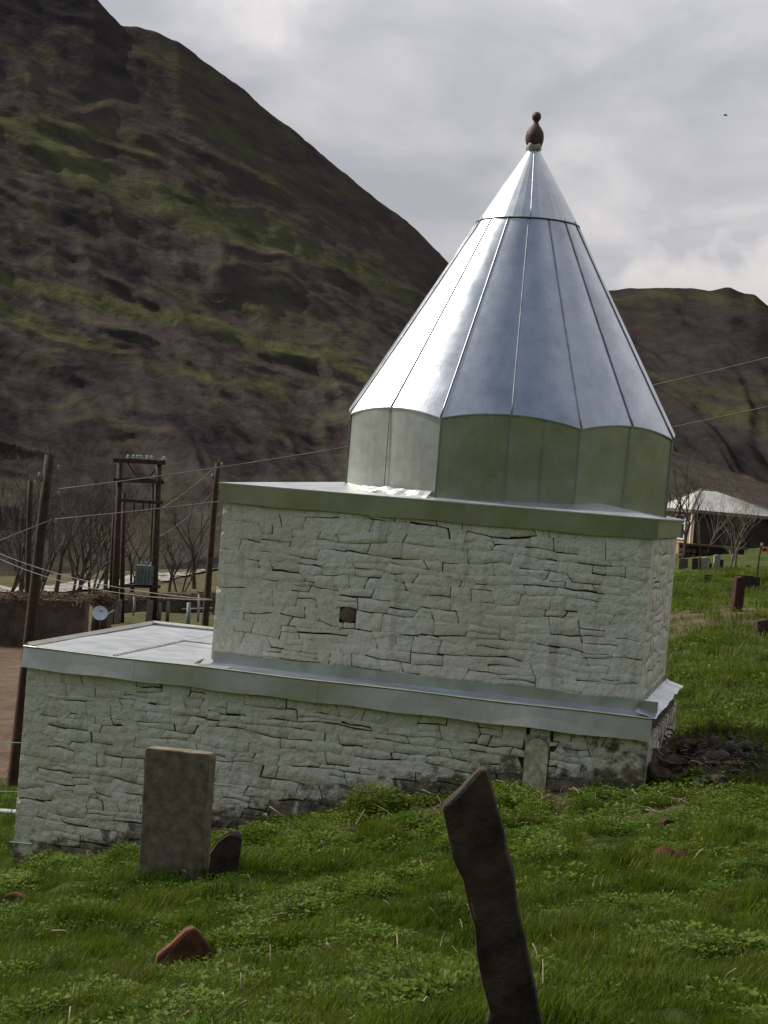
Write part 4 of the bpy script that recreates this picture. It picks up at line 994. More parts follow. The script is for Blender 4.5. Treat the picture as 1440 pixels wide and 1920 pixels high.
# ------------------------------------------------------------------ poles and wires
def vpole(name, top, bot, D, r0, r1, label, cat='pole', sink=0.4, extra=None):
    pb = at(bot[0], bot[1], D); pt = at(top[0], top[1], D); e = empty(name, pb, label, cat)
    d = pt - pb; MB().tube([d*(-sink/d.length)] + [d*(i/6) for i in range(7)], [r0] + [r0 + (r1-r0)*i/6 for i in range(7)], 10).build('shaft', M['pole'], e, True)
    return e, d
def insulator(e, base, side, k=1.0):
    p = Vector(base); s = side; k = k*0.62
    h = MB().tube([p, p + Vector((s*0.14*k, 0, -0.02*k)), p + Vector((s*0.17*k, 0, 0.10*k))], 0.012*k, 5).build('bracket', M['iron'], e)
    MB().lathe([(0.02*k, 0), (0.045*k, 0.01*k), (0.05*k, 0.05*k), (0.03*k, 0.065*k), (0.045*k, 0.08*k), (0.035*k, 0.13*k), (0.01*k, 0.14*k)], 10, p + Vector((s*0.17*k, 0, 0.08*k))).build('insulator', M['porcelain'], h)
near, d = vpole('utility_pole', (93, 853), (24, 1474), 29.0, 0.115, 0.085, 'dark wooden utility pole nearest the left side of the mausoleum')
for px, py, s in ((97, 885, 1), (84, 900, -1), (96, 932, 1), (92, 985, 1)): insulator(near, at(px, py, 29.0) - near.location, s, 1.0)
MB().tube([d*1.0, d*1.0 + Vector((0.01, 0, 0.12))], 0.01, 4).build('tip_pin', M['iron'], near)
p2, d2 = vpole('utility_pole', (57, 901), (50, 1192), 60, 0.12, 0.10, 'thinner dark pole just left of the nearest utility pole'); insulator(p2, d2*0.99 + Vector((0, 0, -0.15)), 1, 1.6)
p3, d3 = vpole('utility_pole', (408, 868), (384, 1176), 58, 0.13, 0.10, 'dark wooden pole rising behind the corner of the upper wall'); insulator(p3, d3*0.97, 1, 1.5); insulator(p3, d3*0.90, -1, 1.5)
# transformer frame
DT = 66; ht = empty('transformer_frame', at(250, 1168, DT), 'twin post wooden frame carrying a grey electrical transformer', 'transformer')
def hp(px, py, dd=0.0): return at(px, py, DT + dd) - ht.location
for (tx, ty, bx, by, r, dd, nm) in ((225, 868, 214, 1168, .14, 0, 'post'), (232, 925, 228, 1168, .10, .9, 'post'), (298, 868, 286, 1166, .15, 0, 'post'), (213, 965, 207, 1120, .07, .5, 'brace_post'), (287, 900, 283, 1100, .06, .9, 'brace_post')):
    MB().tube([hp(bx, by + 10, dd), hp((tx+bx)/2, (ty+by)/2, dd), hp(tx, ty, dd)], [r*1.1, r, r*.85], 9).build(nm, M['pole'], ht, True)
def bar(x0, y0, x1, y1, dd, w, h, nm='crossarm', mt='pole'):
    a, b = hp(x0, y0, dd), hp(x1, y1, dd); q = (b-a).normalized(); nrm = Vector((0, 1, 0)); up = q.cross(nrm)
    if up.z < 0: up = -up
    vs = [p + nrm*(i*w/2) + up*(j*h/2) for p in (a, b) for i, j in ((-1, -1), (1, -1), (1, 1), (-1, 1))]
    MB().add(vs, [(0, 1, 2, 3), (4, 7, 6, 5), (0, 4, 5, 1), (1, 5, 6, 2), (2, 6, 7, 3), (3, 7, 4, 0)]).build(nm, M[mt], ht)
bar(213, 863, 310, 868, -.2, .14, .17); bar(213, 900, 308, 905, -.2, .12, .13); bar(216, 898, 306, 901, .9, .12, .10); bar(228, 938, 305, 943, -.2, .12, .13)
bar(235, 1098, 300, 1100, 0, .5, .12, 'platform')
for (a, b_) in (((240, 868), (262, 903)), ((300, 870), (272, 905))): bar(*a, *b_, 0, .05, .05, 'brace')
for i, x in enumerate((240, 250, 258, 264, 276, 284, 307)):
    q = hp(x, 861 + (x-240)*0.05, -.2); MB().lathe([(0.03, 0), (0.09, .02), (0.10, .09), (0.05, .12), (0.08, .15), (0.04, .2)], 8, q).build('insulator', M['porcelain'], ht)
for x in (252, 269, 281):
    q = hp(x, 943, -.2); MB().tube([q, q + Vector((0, 0, -.35))], [.03, .06], 6).build('fuse', M['iron'], ht)
tb = hp(272, 1080, 0); bx = MB(); bx.box(tb, .72, .5, .82); tk = bx.build('transformer_tank', M['trafo'], ht)
for i in range(5): MB().box(tb + Vector((-.28 + .14*i, -.29, 0)), .03, .08, .66).build('cooling_fin', M['trafo'], tk)
for x in (-.22, 0, .22): MB().lathe([(.04, 0), (.07, .03), (.04, .08), (.06, .12), (.02, .2)], 8, tb + Vector((x, 0, .41))).build('bushing', M['porcelain'], tk)
MB().box(tb + Vector((0, 0, .425)), .76, .54, .03).build('lid', M['trafo'], tk)
for x in (208, 221, 280): 
    q = hp(x, 1150, -.25); MB().box(q, .24, .2, 1.1).build('concrete_stub', M['greywood'], ht)

def wire(name, pts, sag, r, mat, label, cat='cable', n=24, group=None):
    P_ = []
    for i in range(len(pts)-1):
        a, b = at(*pts[i]), at(*pts[i+1])
        for j in range(n): t = j/n; q = a.lerp(b, t); q.z -= sag*4*t*(1-t); P_.append(q)
    P_.append(at(*pts[-1])); o = MB().tube([q - P_[0] for q in P_], r, 5).build(name, M[mat], None, True); o.location = P_[0]
    return tag(o, label, cat, group)
wire('power_line', [(102, 918, 29), (1520, 650, 30)], 0.25, 0.0095, 'wire', 'upper cable from the nearest pole passing behind the cone')
wire('power_line', [(97, 974, 29), (1520, 744, 30)], 0.25, 0.0095, 'wire', 'lower cable from the nearest pole passing behind the cone')
wire('power_line', [(-60, 1038, 27), (97, 974, 29)], 0.0, 0.008, 'wire', 'short cable running off the left edge up to the pole')
wire('twisted_cable', [(-60, 1010, 28), (398, 1124, 17.6)], 0.18, 0.005, 'wire', 'sagging twisted cable ending at the upper wall corner, upper strand')
wire('twisted_cable', [(-60, 1016, 28), (398, 1125, 17.6)], 0.24, 0.005, 'wire', 'sagging twisted cable ending at the upper wall corner, lower strand')
wire('guy_wire', [(410, 870, 58), (300, 955, 62)], 0.1, 0.014, 'wire', 'thin wire from the right pole down to the transformer, upper one')
wire('guy_wire', [(408, 912, 58), (300, 1005, 64)], 0.2, 0.014, 'wire', 'thin wire from the right pole down to the transformer, lower one')
wire('clothes_line', [(-40, 1386, 18.5), (44, 1393, 17.2)], 0.01, 0.006, 'cord', 'pale green cord tied to the left wall corner, upper one')
wire('clothes_line', [(-40, 1480, 18.5), (38, 1484, 17.2)], 0.01, 0.006, 'cord', 'pale green cord tied to the left wall corner, lower one')
wire('wooden_rail', [(-60, 1516, 21), (34, 1523, 19)], 0.0, 0.03, 'whitepost', 'pale horizontal rail beside the lower left wall corner', 'rail')

# ------------------------------------------------------------------ yard at left
def rough_wall(name, x0, x1, ytop0, ytop1, ybot, D, th_, label, cat, top=True, seed=0):
    a, b = at(x0, ybot, D), at(x1, ybot, D); e = empty(name, a, label, cat); n = 26
    L_ = (b-a).length; dirv = (b-a).normalized()
    def hgt(t): return (ybot - (ytop0*(1-t) + ytop1*t))*px2(D) + 0.12*float(P1(t*9 + seed, 2.2))
    m = MB(); rings = []
    for i in range(n+1):
        t = i/n; c = dirv*L_*t; h = hgt(t); ring = []
        for (yy, zz) in ((-.5, -.6), (-.52, h*.3), (-.47, h*.7), (-.42, h), (.42, h), (.5, -.6)):
            ring.append(Vector((c.x + .06*float(P1(i*.9, zz*3+seed)), c.y + yy*th_ + .09*float(P2(i*.6+seed, zz*2)), c.z + zz)))
        rings.append(ring)
    for i in range(n):
        for k in range(5): m.quad(rings[i][k], rings[i+1][k], rings[i+1][k+1], rings[i][k+1])
    m.add(rings[0], [(0, 1, 2, 3, 4, 5)]); m.add(rings[-1], [(5, 4, 3, 2, 1, 0)])
    m.build('wall_body', M['mud'], e)
    if top:
        tw = MB(); r_ = random.Random(seed)
        for i in range(700):
            t = r_.random(); c = dirv*L_*t; h = hgt(t); p = Vector((c.x, c.y + r_.uniform(-.6, .5)*th_, c.z + h + r_.uniform(-.12, .22)))
            dd = Vector((r_.uniform(-1, 1), r_.uniform(-.7, .4), r_.uniform(-.5, .25)))*.38
            tw.tube([p, p + dd*.5 + Vector((0, 0, .04)), p + dd], .014, 3, False)
        tw.build('brush_top', M['thatch'], e)['kind'] = 'stuff'
    return e
rough_wall('mud_wall', -120, 160, 1118, 1124, 1194, 58, 1.2, 'dark mud wall topped with brushwood at the left edge', 'wall', seed=1)
rough_wall('yard_wall', 232, 420, 1124, 1120, 1166, 74, .8, 'low dark wall behind the fence stakes and transformer', 'wall', seed=4)
rough_wall('brush_heap', 176, 205, 1122, 1130, 1160, 63, 1.0, 'small dark brush heap behind the satellite dish', 'heap', seed=8)
for i, (x, y0, y1, r, mt, lab) in enumerate(((280, 1128, 1166, .10, 'greywood', 'leftmost wooden stake right of the transformer post'), (297, 1130, 1168, .09, 'greywood', 'middle wooden stake under the sagging cable'), (313, 1127, 1166, .08, 'greywood', 'rightmost wooden stake left of the white posts'),
                                   (250, 1118, 1150, .05, 'whitepost', 'thin white post between the transformer posts'), (352, 1130, 1168, .09, 'whitepost', 'short thick white post left of the tall white post'), (371, 1114, 1162, .05, 'whitepost', 'tall thin white post next to the right pole'))):
    b = at(x, y1 + 4, 66); t = at(x+2, y0, 66); o = MB().tube([(0, 0, 0), (t-b)*.5 + Vector((.02, 0, 0)), t-b], [r, r, r*.9], 7).build('fence_post', M[mt], None, True); o.location = b
    tag(o, lab, 'post', 'posts of the yard fence')
for i, (z0, z1) in enumerate(((1142, 1140), (1152, 1150))):
    a = at(340, z0, 66.3); q = at(398, z1, 66.3); o = MB().tube([(0, 0, 0), q-a], .025, 5).build('fence_rail', M['whitepost']); o.location = a; tag(o, ('upper' if i == 0 else 'lower') + ' thin pale rail between the white fence posts', 'rail', 'rails of the yard fence')
# satellite dish
dD = 52; dl = at(190, 1160, dD); ds = empty('satellite_dish', dl, 'pale blue satellite dish tilted upward behind the tin roof', 'satellite dish')
m = MB(); m.lathe([(0.01, 0.09*0), (.1, .008), (.18, .03), (.25, .065), (.255, .068), (.18, .024), (.1, .0), (.01, -.008)], 20)
o = m.build('reflector', M['dish'], ds, True); o.rotation_euler = (R_(62), R_(-16), R_(20)); o.location = (-.05, -.05, .16)
MB().tube([(-.05, -.1, .0), (.02, -.35, .12), (.06, -.48, .28)], .012, 5).build('feed_arm', M['dish'], ds); MB().box((.06, -.48, .3), .07, .07, .07).build('feed_horn', M['whitepost'], ds)
MB().tube([(0, 0, -.9), (-.02, .05, .1)], .03, 6).build('mast', M['iron'], ds); MB().tube([(.12, .0, .12), (.38, .1, .3)], .025, 5).build('strut', M['whitepost'], ds)
for i, (x, y, D_) in enumerate(((38, 1188, 55), (28, 1196, 52))):
    b = gp(x, y, D_); V, F = lump((0, 0, .1), .22, .2, .2, 60+i, 9, 6, .5); o = link('yard_rock', MB().add(V, F).mesh('yard_rock'), M['darkstone' if i else 'brownstone']); o.location = b
    tag(o, ('brown' if i == 0 else 'dark') + ' rock lying on the dirt yard beside the poles', 'rock', 'rocks on the yard')
b = gp(98, 1640, 16.6)
for i, (dx, lab) in enumerate(((0, 'rusty rod end and stone debris at the foot of the left wall'), )):
    m = MB(); 
    V, F = lump((0, 0, .03), .14, .1, .09, 91, 10, 7, .5); o = link('wall_foot_stone', MB().add(V, F).mesh('wall_foot_stone'), M['brownstone']); o.location = b; tag(o, 'brown stone lying at the left foot of the white wall', 'stone')

# ------------------------------------------------------------------ bare trees
def tree_mesh(seed, h, spread, depth=5, r0=None, multi=1):
    r_ = random.Random(seed); tr = MB(); cr = MB(); r0 = r0 or h*0.016
    def grow(p, d, l, r, lev):
        segs = 3; pts = [p]; q = Vector(p); dd = Vector(d)
        for i in range(segs):
            dd = (dd + Vector((r_.uniform(-1, 1), r_.uniform(-1, 1), r_.uniform(-.3, .6)))*.13).normalized(); q = q + dd*l/segs; pts.append(q.copy())
        rr = [r*(1 - .35*i/segs) for i in range(segs+1)]
        (tr if lev == 0 else cr).tube(pts, rr, 6 if lev == 0 else (4 if lev < 2 else 3), False)
        if lev >= depth: return
        n = r_.choice((2, 3, 3)) if lev else r_.choice((3, 4, 5))
        for i in range(n):
            t = r_.uniform(.35, 1.0) if i else 1.0; k = min(segs-1, int(t*segs)); b = pts[k].lerp(pts[k+1], t*segs - k)
            a = r_.uniform(0, 6.28); w = r_.uniform(.3, .75)*spread
            nd = (dd + Vector((math.cos(a)*w, math.sin(a)*w, r_.uniform(-.05, .3)))).normalized()
            grow(b, nd, l*r_.uniform(.6, .82), rr[k]*r_.uniform(.5, .65), lev+1)
    for m in range(multi):
        a = r_.uniform(0, 6.28); w = 0.0 if multi == 1 else .35
        grow(Vector((math.cos(a)*w*.4, math.sin(a)*w*.4, -.2)), Vector((math.cos(a)*w, math.sin(a)*w, 1)).normalized(), h*.33, r0, 0)
    return tr.mesh('trunk'), cr.mesh('crown')
tv = [tree_mesh(1, 7, 1.0), tree_mesh(2, 7, 1.2, multi=2, r0=.08), tree_mesh(3, 7, .9), tree_mesh(4, 7, 1.1, multi=3, r0=.07)]
for t_, c_ in tv:
    t_.materials.append(M['bark']); c_.materials.append(M['bark'])
tp = [t_.copy() for t_, c_ in tv], [c_.copy() for t_, c_ in tv]
for m_ in tp[0] + tp[1]: m_.materials[0] = M['bark_pale']
def place_tree(px, py, D, sc, v, rz, label, pale=False, group='bare trees along the river'):
    b = at(px, py, D); b.z = gz(b.x, b.y); t_, c_ = (tp[0][v], tp[1][v]) if pale else tv[v]
    e = empty('bare_tree', b, label, 'tree', group, rz); e.scale = (sc, sc, sc); link('trunk', t_, None, e); link('crown', c_, None, e)
left_trees = [(-30, 92, 1.15, 'bare tree at the far left edge behind the mud wall'), (12, 86, 1.0, 'bare tree left of the two utility poles'), (40, 98, 1.2, 'bare tree rising between the two left poles'), (72, 88, .95, 'bare tree directly behind the nearest utility pole'),
    (105, 92, 1.05, 'bare tree just right of the nearest utility pole'), (128, 84, .9, 'forked bare tree before the bright river bend'), (150, 95, 1.1, 'bare tree over the right end of the mud wall'), (172, 88, .9, 'dark bare tree above the satellite dish'),
    (198, 100, 1.1, 'bare tree just left of the transformer frame'), (248, 96, .9, 'bare tree seen between the transformer posts'), (318, 104, .75, 'thin bare sapling right of the transformer on the bank'), (338, 100, .7, 'bare sapling beside the river, left of the right pole'),
    (365, 106, 1.1, 'tall bare tree behind the right wooden pole'), (60, 110, 1.5, 'tallest grey bare tree behind the left poles'), (220, 115, 1.4, 'tall bare tree far behind the transformer frame'), (140, 120, 1.4, 'pale bare tree on the bank beyond the river'), (-80, 100, 1.4, 'bare tree just outside the left edge')]
for i, (x, D, s, lab) in enumerate(left_trees): place_tree(x, 1100, D, s*1.25, i % 4, i*1.3, lab)
place_tree(1281, 1040, 84, .98, 0, .4, 'dark bare tree before the lit corner of the house', group='bare trees by the house')
place_tree(1318, 1050, 88, .7, 3, 2, 'bare shrub in front of the dark house wall', True, 'bare trees by the house')
place_tree(1362, 1060, 72, .62, 1, 1.1, 'pale stemmed bare shrub right of the grave cluster', True, 'bare trees by the house')
place_tree(1378, 1060, 78, .65, 0, 4.1, 'thin bare shrub before the right part of the house', True, 'bare trees by the house')
place_tree(1262, 1040, 96, 1.25, 2, 3, 'tall bare tree showing above the roof corner of the mausoleum', group='bare trees by the house')
place_tree(1300, 1040, 120, 1.2, 3, 3, 'bare tree behind the house above its roof', group='bare trees by the house')

# ------------------------------------------------------------------ house on the right
DH = 100.0; hb = at(1297, 1036, DH); hb.z = gz(hb.x, hb.y)
house = empty('house', hb, 'low brown house with pale hipped roof at right', 'house')
kx = px2(DH); WD = 8.5; WF = 5.3; WH = 2.55
# corner at origin; front runs right, side runs back-left
fd = Vector((math.cos(R_(-4)), math.sin(R_(-4)), 0)); sdv = Vector((-0.36, 0.933, 0)).normalized()
def hq(u_, v_, z): return fd*u_ + sdv*v_ + Vector((0, 0, z))
sideL_ = 3.4
def wallq(a, b, z0, z1, nm, mt, par=None): return MB().add([hq(*a, z0), hq(*b, z0), hq(*b, z1), hq(*a, z1)], [(0, 1, 2, 3)]).build(nm, M[mt], par or house)
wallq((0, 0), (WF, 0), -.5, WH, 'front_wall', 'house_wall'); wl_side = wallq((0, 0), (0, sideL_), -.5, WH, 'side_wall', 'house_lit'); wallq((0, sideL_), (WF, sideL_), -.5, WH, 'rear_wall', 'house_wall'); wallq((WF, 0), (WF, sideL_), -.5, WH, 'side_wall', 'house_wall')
o_ = 0.45; ez = WH + .05; e0, e1, e2, e3 = hq(-o_, -o_, ez), hq(WF+o_, -o_, ez-.05), hq(WF+o_, sideL_+o_, ez), hq(-o_, sideL_+o_, ez); ra, rb = hq(1.15, sideL_/2, ez+1.3), hq(2.0, sideL_/2, ez+1.3)
rf = MB().add([e0, e1, rb, ra], [(0, 1, 2, 3)]).add([e1, e2, rb], [(0, 1, 2)]).add([e2, e3, ra, rb], [(0, 1, 2, 3)]).add([e3, e0, ra], [(0, 1, 2)]).build('roof', M['house_roof'], house)
for i in range(26):
    t = (i+.5)/26; a = e0.lerp(e1, t); b_ = Vector((ra.lerp(rb, min(1, max(0, (t*(WF+2*o_) - o_ - 1.15)/0.85)))));  MB().tube([a + Vector((0, 0, .012)), b_ + Vector((0, 0, .012))], .02, 4).build('roof_rib', M['house_roof'], rf)
for a, b_ in ((e0, ra), (e3, ra), (ra, rb), (e1, rb)): MB().tube([a + Vector((0, 0, .03)), b_ + Vector((0, 0, .03))], .05, 5).build('ridge_cap', M['greywood'], rf)
for a, b_ in ((e0, e1), (e3, e0)): MB().add([a, b_, b_ + Vector((0, 0, -.2)), a + Vector((0, 0, -.2))], [(0, 1, 2, 3)]).build('eaves_board', M['greywood'], rf)
# window on the lit side wall and two in the front wall
nrm_s = Vector((-sdv.y, sdv.x, 0)); nrm_s = nrm_s if nrm_s.x < 0 else -nrm_s
def window(c, du, w, h, nrm, par):
    f = MB(); up = Vector((0, 0, 1)); fw = .09
    for (x, z, ww, hh) in ((0, h/2, w, fw), (0, -h/2, w, fw), (-w/2, 0, fw, h), (w/2, 0, fw, h), (0, 0, .05, h), (0, h*.15, w, .05)):
        vs = [c + du*(x + i*ww/2) + up*(z + j*hh/2) + nrm*k_ for k_ in (.01, .07) for i, j in ((-1, -1), (1, -1), (1, 1), (-1, 1))]
        f.add(vs, [(4, 5, 6, 7), (0, 1, 5, 4), (1, 2, 6, 5), (2, 3, 7, 6), (3, 0, 4, 7)])
    fr = f.build('window', M['frame_white'], par)
    MB().add([c + du*(i*w/2) + up*(j*h/2) + nrm*.02 for i, j in ((-1, -1), (1, -1), (1, 1), (-1, 1))], [(0, 1, 2, 3)]).build('pane', M['glass'], par)
window(hq(0, 1.6, 1.45), sdv, 1.2, 1.5, nrm_s, house)
MB().tube([hq(-.25, -.2, -.3), hq(-.25, -.2, WH)], .09, 6).build('porch_post', M['frame_white'], house)
# low stone wall in front of it
sw = empty('stone_wall', at(1272, 1058, 88), 'low dark stone wall with brown coping before the house', 'wall'); swb = MB(); rs = random.Random(3)
a = at(1270, 1060, 88); b_ = at(1392, 1064, 88); Ls = b_ - a; a0_ = a - sw.location; nS = 17
k88 = px2(88)
MB().box((Ls.x/2 - .0, .25, .3), Ls.x, .3, 1.6).build('wall_core', M['mortar'], sw)
for r_ in range(4):
    x = 0
    while x < Ls.x:
        w = rs.uniform(.22, .42); V, F = lump((x + w/2, 0, -.05 + r_*.27), w*.53, .2, .15, int(x*50)+r_*99, 8, 5, .25); o = MB().add(V, F).build('stone', M['darkstone'] if rs.random() < .7 else M['brownstone'], sw); x += w
MB().box((Ls.x/2, .05, 1.14), Ls.x + .2, .6, .11).build('coping', M['brownstone'], sw)

# bird in the sky
bb = at(1360, 216, 70); bd = empty('bird', bb, 'tiny dark bird flying in the grey sky', 'bird')
V, F = lump((0, 0, 0), .10, .035, .03, 3, 8, 6, .05); MB().add(V, F).build('body', M['bird'], bd, True)
for s in (-1, 1): MB().add([(-.03, 0, .01), (.04, 0, .01), (.02, s*.08, .05), (-.02, s*.14, .02), (-.03, 0, -.0), (.04, 0, -.0)], [(0, 1, 2, 3), (4, 5, 2, 3)]).build('wing', M['bird'], bd)

# ------------------------------------------------------------------ vegetation
def gn_scatter(name, pts, rots, scl, var, sources, label=None):
    me = bpy.data.meshes.new(name); me.vertices.add(len(pts)); me.vertices.foreach_set('co', np.asarray(pts, np.float32).ravel()); me.update()
    a = me.attributes.new('rot', 'FLOAT_VECTOR', 'POINT'); a.data.foreach_set('vector', np.asarray(rots, np.float32).ravel())
    set_attr(me, 'scl', scl); a = me.attributes.new('var', 'INT', 'POINT'); a.data.foreach_set('value', np.asarray(var, np.int32))
    o = link(name, me); g = bpy.data.node_groups.new(name, 'GeometryNodeTree')
    g.interface.new_socket('Geometry', in_out='INPUT', socket_type='NodeSocketGeometry'); g.interface.new_socket('Geometry', in_out='OUTPUT', socket_type='NodeSocketGeometry')
    gi = g.nodes.new('NodeGroupInput'); go = g.nodes.new('NodeGroupOutput'); jn = g.nodes.new('GeometryNodeJoinGeometry')
    def na(nm, dt):
        n = g.nodes.new('GeometryNodeInputNamedAttribute'); n.data_type = dt; n.inputs['Name'].default_value = nm; return n.outputs[0]
    rot, sc, vr = na('rot', 'FLOAT_VECTOR'), na('scl', 'FLOAT'), na('var', 'INT')
    for i, s in enumerate(sources):
        oi = g.nodes.new('GeometryNodeObjectInfo'); oi.inputs['Object'].default_value = s
        ip = g.nodes.new('GeometryNodeInstanceOnPoints'); cm = g.nodes.new('FunctionNodeCompare'); cm.data_type = 'INT'; cm.operation = 'EQUAL'; cm.inputs[3].default_value = i
        g.links.new(vr, cm.inputs[2]); g.links.new(cm.outputs[0], ip.inputs['Selection']); g.links.new(gi.outputs[0], ip.inputs['Points'])
        g.links.new(oi.outputs['Geometry'], ip.inputs['Instance']); g.links.new(rot, ip.inputs['Rotation']); g.links.new(sc, ip.inputs['Scale'])
        g.links.new(ip.outputs[0], jn.inputs[0])
    g.links.new(jn.outputs[0], go.inputs[0]); md = o.modifiers.new('scatter', 'NODES'); md.node_group = g
    o['kind'] = 'stuff'
    if label: o['label'] = label
    return o
def clump(seed, n, rad, h0, h1, w, bend=.5):
    r_ = random.Random(seed); m = MB()
    for i in range(n):
        a = r_.uniform(0, 6.28); rr = rad*math.sqrt(r_.random()); x, y = rr*math.cos(a), rr*math.sin(a); h = r_.uniform(h0, h1); f = r_.uniform(0, 6.28)
        dx, dy = math.cos(f), math.sin(f); b_ = r_.uniform(.1, bend)*h; ww = w*r_.uniform(.7, 1.2); px_, py_ = -dy*ww/2, dx*ww/2
        m.add([(x-px_, y-py_, -.01), (x+px_, y+py_, -.01), (x+dx*b_*.35+px_*.8, y+dy*b_*.35+py_*.8, h*.55), (x+dx*b_*.35-px_*.8, y+dy*b_*.35-py_*.8, h*.55), (x+dx*b_, y+dy*b_, h*r_.uniform(.85, 1))], [(0, 1, 2, 3), (3, 2, 4)])
    return m
def src(name, mb, mat): me = mb.mesh(name); me.materials.append(mat); return bpy.data.objects.new(name, me)
def leafy(seed, n, rad, hz, ls):
    r_ = random.Random(seed); m = MB()
    for i in range(n):
        a = r_.uniform(0, 6.28); rr = rad*math.sqrt(r_.random()); z = hz*math.sqrt(max(0, 1-(rr/rad)**2))*r_.uniform(.35, 1.0)
        c = Vector((rr*math.cos(a), rr*math.sin(a), z)); l = ls*r_.uniform(.6, 1.2)
        d = Vector((math.cos(a) + r_.uniform(-.8, .8), math.sin(a) + r_.uniform(-.8, .8), r_.uniform(-.2, .7))).normalized(); sdd = d.cross(Vector((r_.uniform(-.4, .4), r_.uniform(-.4, .4), 1))).normalized()*l*.36
        up = sdd.cross(d).normalized()*l*.12
        m.add([c, c + d*l*.45 + sdd + up, c + d*l, c + d*l*.45 - sdd + up, c + d*l*.5], [(0, 4, 1), (4, 2, 1), (0, 3, 4), (3, 2, 4)])
    return m
G = [src('grass_clump', clump(i, 84, .10, .018, .050, .0030, 1.0), M['grass']) for i in range(3)] + [src('grass_tuft', clump(9, 130, .085, .05, .11, .0032, .9), M['grass'])] + \
    [src('weed_clump', leafy(i, 60, .11, .065, .022), M['weed']) for i in range(2)]
G += [src('pasture_clump', clump(20+i, 46, .11, .025, .065, .006, .8), M['pasture']) for i in range(3)]
def in_building(x, y, m=0.02):
    dx = x - O.x; dy = y - O.y; s = dx*A.x + dy*A.y; b_ = dx*B.x + dy*B.y
    return (s > -m) & (s < LOW_L + m) & (b_ > -m) & (b_ < LOW_D + m), s, b_
def scatter_zone(n, y0, y1, xl, xr_, seed):
    g_ = np.random.default_rng(seed); y = g_.uniform(y0, y1, n); x = g_.uniform(0, 1, n)*(xr_(y) - xl(y)) + xl(y); return x, y, g_
# near meadow
def meadow(n, y0, y1, xl, xr_, seed, size, thin):
    x, y, g_ = scatter_zone(n, y0, y1, xl, xr_, seed)
    inside, s, b_ = in_building(x, y); nz = fbm(x*1.3, y*1.3, 4); dm = dirt_mask(x, y)
    front = np.clip(1.5 - np.abs(b_ + 1.0)/1.1, 0, 1)*(s > -1.8)*(s < 7.2)*(b_ < 0.3)      # weedy strip before the wall
    keep = (~inside) & (g_.random(n) > np.clip(-0.1 + thin*(nz < -0.28) + dm*1.1 + front*0.35, 0, 1))
    x, y, nz, front, s, b_ = x[keep], y[keep], nz[keep], front[keep], s[keep], b_[keep]; n = len(x); z = ground_z(x, y)
    var = g_.integers(0, 3, n); r = g_.random(n)
    tu = (fbm(x*1.5+9, y*1.5, 3, P=P2) > 0.24) & (r < .35); var[tu] = 3
    wd = (r > 0.975) | ((front > .2) & (r > .35)) | ((fbm(x*1.1+4, y*1.1+8, 3, P=P2) > 0.28) & (r > .45)); var[wd] = 4 + g_.integers(0, 2, wd.sum())
    sc = size*g_.uniform(.65, 1.25, n)*(1 + .5*np.clip(nz, -1, 1))*(1 + .5*np.clip(fbm(x*3.1+1, y*3.1+6, 2), -.7, 1)); sc[var >= 4] *= 1 + .2*front[var >= 4]
    if seed in (3, 4): var[(var < 3)] += 6
    rot = np.stack([g_.normal(0, .12, n), g_.normal(0, .12, n), g_.uniform(0, 6.28, n)], 1)
    return np.stack([x, y, z], 1), rot, sc, var
parts_ = [meadow(29000, 3.0, 10.0, lambda y: -.30*y - 1.6, lambda y: .30*y + 2.0, 1, 1.0, .6), meadow(27000, 10, 17.5, lambda y: -.28*y - 1.8, lambda y: .28*y + 3.2, 2, 1.15, .6),
          meadow(12000, 15, 30, lambda y: 2.2 + 0*y, lambda y: .26*y + 4.0, 3, 1.7, .5), meadow(6000, 30, 72, lambda y: .12*y, lambda y: .25*y + 2, 4, 2.8, .4),
          meadow(2500, 17, 32, lambda y: -.27*y - 1, lambda y: -.19*y, 5, 1.7, .5)]
gn_scatter('grass', *[np.concatenate([p[i] for p in parts_]) for i in range(4)], G, 'uneven green spring grass and small weeds')

# bushy leafy plants in front of the wall: each one a thing
LP = [leafy(50+i, 850, .21, .24, .034).mesh('leaves') for i in range(3)]
for m_ in LP: m_.materials.append(M['weed'])
ST = clump(77, 30, .10, .08, .2, .006).mesh('stems'); ST.materials.append(M['grass'])
plants = [(705, 1528, 1.6, 'dark round leafy bush touching the wall foot, largest of the plants'), (865, 1600, 1.0, 'leafy plant left of the leaning foreground stone'), (480, 1592, 1.0, 'leafy green plant right of the small dark headstone'), (600, 1580, 1.0, 'leafy plant below the diagonal dry stalks'),
          (115, 1640, .9, 'leafy plant at the lower left corner of the wall'), (232, 1620, .85, 'leafy plant just left of the tall headstone'), (770, 1560, 1.0, 'leafy plant right of the dark round bush'), (560, 1620, .9, 'pale leafy plant in the middle of the weedy strip'),
          (1000, 1545, .9, 'leafy plant right of the leaning stone near the wall'), (1100, 1520, .8, 'leafy plant below the arched slab in the wall'), (1025, 1625, 1.1, 'dense grassy tuft right of the leaning stone'), (930, 1520, .8, 'leafy plant directly behind the leaning stone top'), (30, 1680, 1.0, 'leafy plant at the left edge below the wall'),
          (700, 1690, .9, 'leafy plant in the open grass between headstone and leaning stone'), (420, 1840, .7, 'low leafy plant right of the triangular orange stone')]
for i, (x, y, s, lab) in enumerate(plants):
    b = gp(x, y, 14); e = empty('leafy_plant', b, lab, 'plant', 'leafy plants in front of the mausoleum', i*1.1); e.scale = (s, s, s*(.8 + .15*(i % 3))); link('leaves', LP[i % 3], None, e); link('stems', ST, None, e)
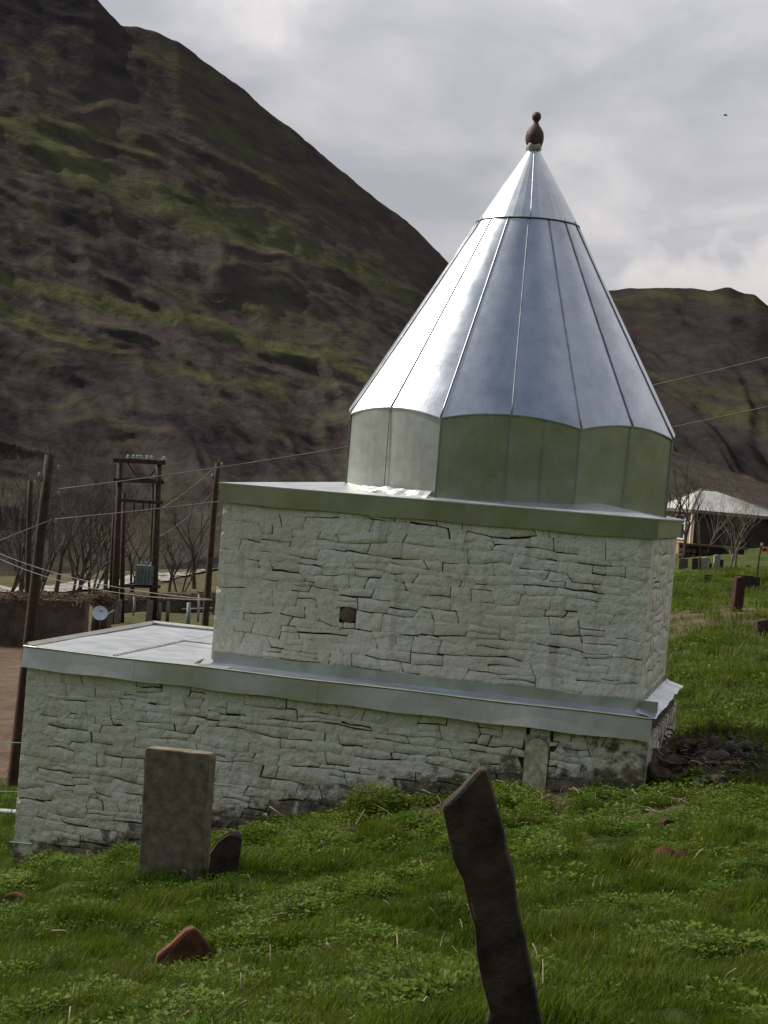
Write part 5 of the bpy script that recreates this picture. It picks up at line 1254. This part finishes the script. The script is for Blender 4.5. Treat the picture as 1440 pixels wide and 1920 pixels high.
# dry stalks
for i, (pts, lab) in enumerate((([(505, 1512), (530, 1530), (568, 1560)], 'long pale dry stalk leaning by the wall above the weeds'), ([(405, 1562), (420, 1550), (440, 1535)], 'dry stalk rising behind the small dark headstone'),
        ([(595, 1605), (610, 1585), (602, 1575)], 'short dry stalk in the brown patch'), ([(665, 1565), (668, 1545), (684, 1518)], 'thin dry stalk left of the dark round bush'), ([(1385, 1820), (1410, 1780), (1434, 1738)], 'pale curved dry stalk at the right edge of the meadow'),
        ([(850, 1832), (862, 1818), (880, 1802)], 'dry straw left of the leaning stone foot'), ([(95, 1745), (120, 1745), (150, 1758)], 'dry straw lying in grass at far left'), ([(1115, 1510), (1118, 1500), (1116, 1488)], 'pale twig standing below the arched slab'), ([(1210, 1518), (1240, 1524), (1270, 1530)], 'pale dry stalk lying left of the reddish block'),
        ([(1215, 1545), (1220, 1558), (1228, 1568)], 'bent dry stalk touching the reddish block'), ([(553, 1790), (560, 1800), (566, 1812)], 'dry twig in the middle of the lower meadow'), ([(612, 1768), (622, 1780), (630, 1795)], 'dry twig right of the other twig in the lower meadow'))):
    b = gp(pts[-1][0], max(p[1] for p in pts)+4, 12.5); Dp = b.y; q = [at(x, y, Dp) for x, y in pts]; base_ = q[0].copy()
    o = MB().tube([p - base_ for p in q], [.007, .006, .004], 5).build('dry_stalk', M['straw'], None, True); o.location = base_; tag(o, lab, 'stalk', 'dry stalks in the grass')

# dead straw and twigs littering the turf
r_ = random.Random(44); lit = MB()
for i in range(900):
    if i < 500: s_ = r_.uniform(-.8, 6.6); b_ = -abs(r_.gauss(0.2, .9)) - .08; q = bp(s_, b_, 0); x, y = q.x, q.y
    else: y = r_.uniform(5.2, 14.5); x = r_.uniform(-.25, .25)*y
    l = r_.uniform(.04, .16)*(1.3 if i < 500 else .45); a = r_.uniform(0, 6.28); z = gz(x, y) + r_.uniform(.01, .07); d = Vector((math.cos(a)*l, math.sin(a)*l, r_.uniform(-.02, .07)))
    p = Vector((x, y, z)); lit.tube([p, p + d*.5 + Vector((0, 0, .012)), p + d], r_.uniform(.0018, .0038), 3, False)
tag(lit.build('dead_straw', M['straw']), 'pale dead straw and twigs scattered over the turf', kind='stuff')
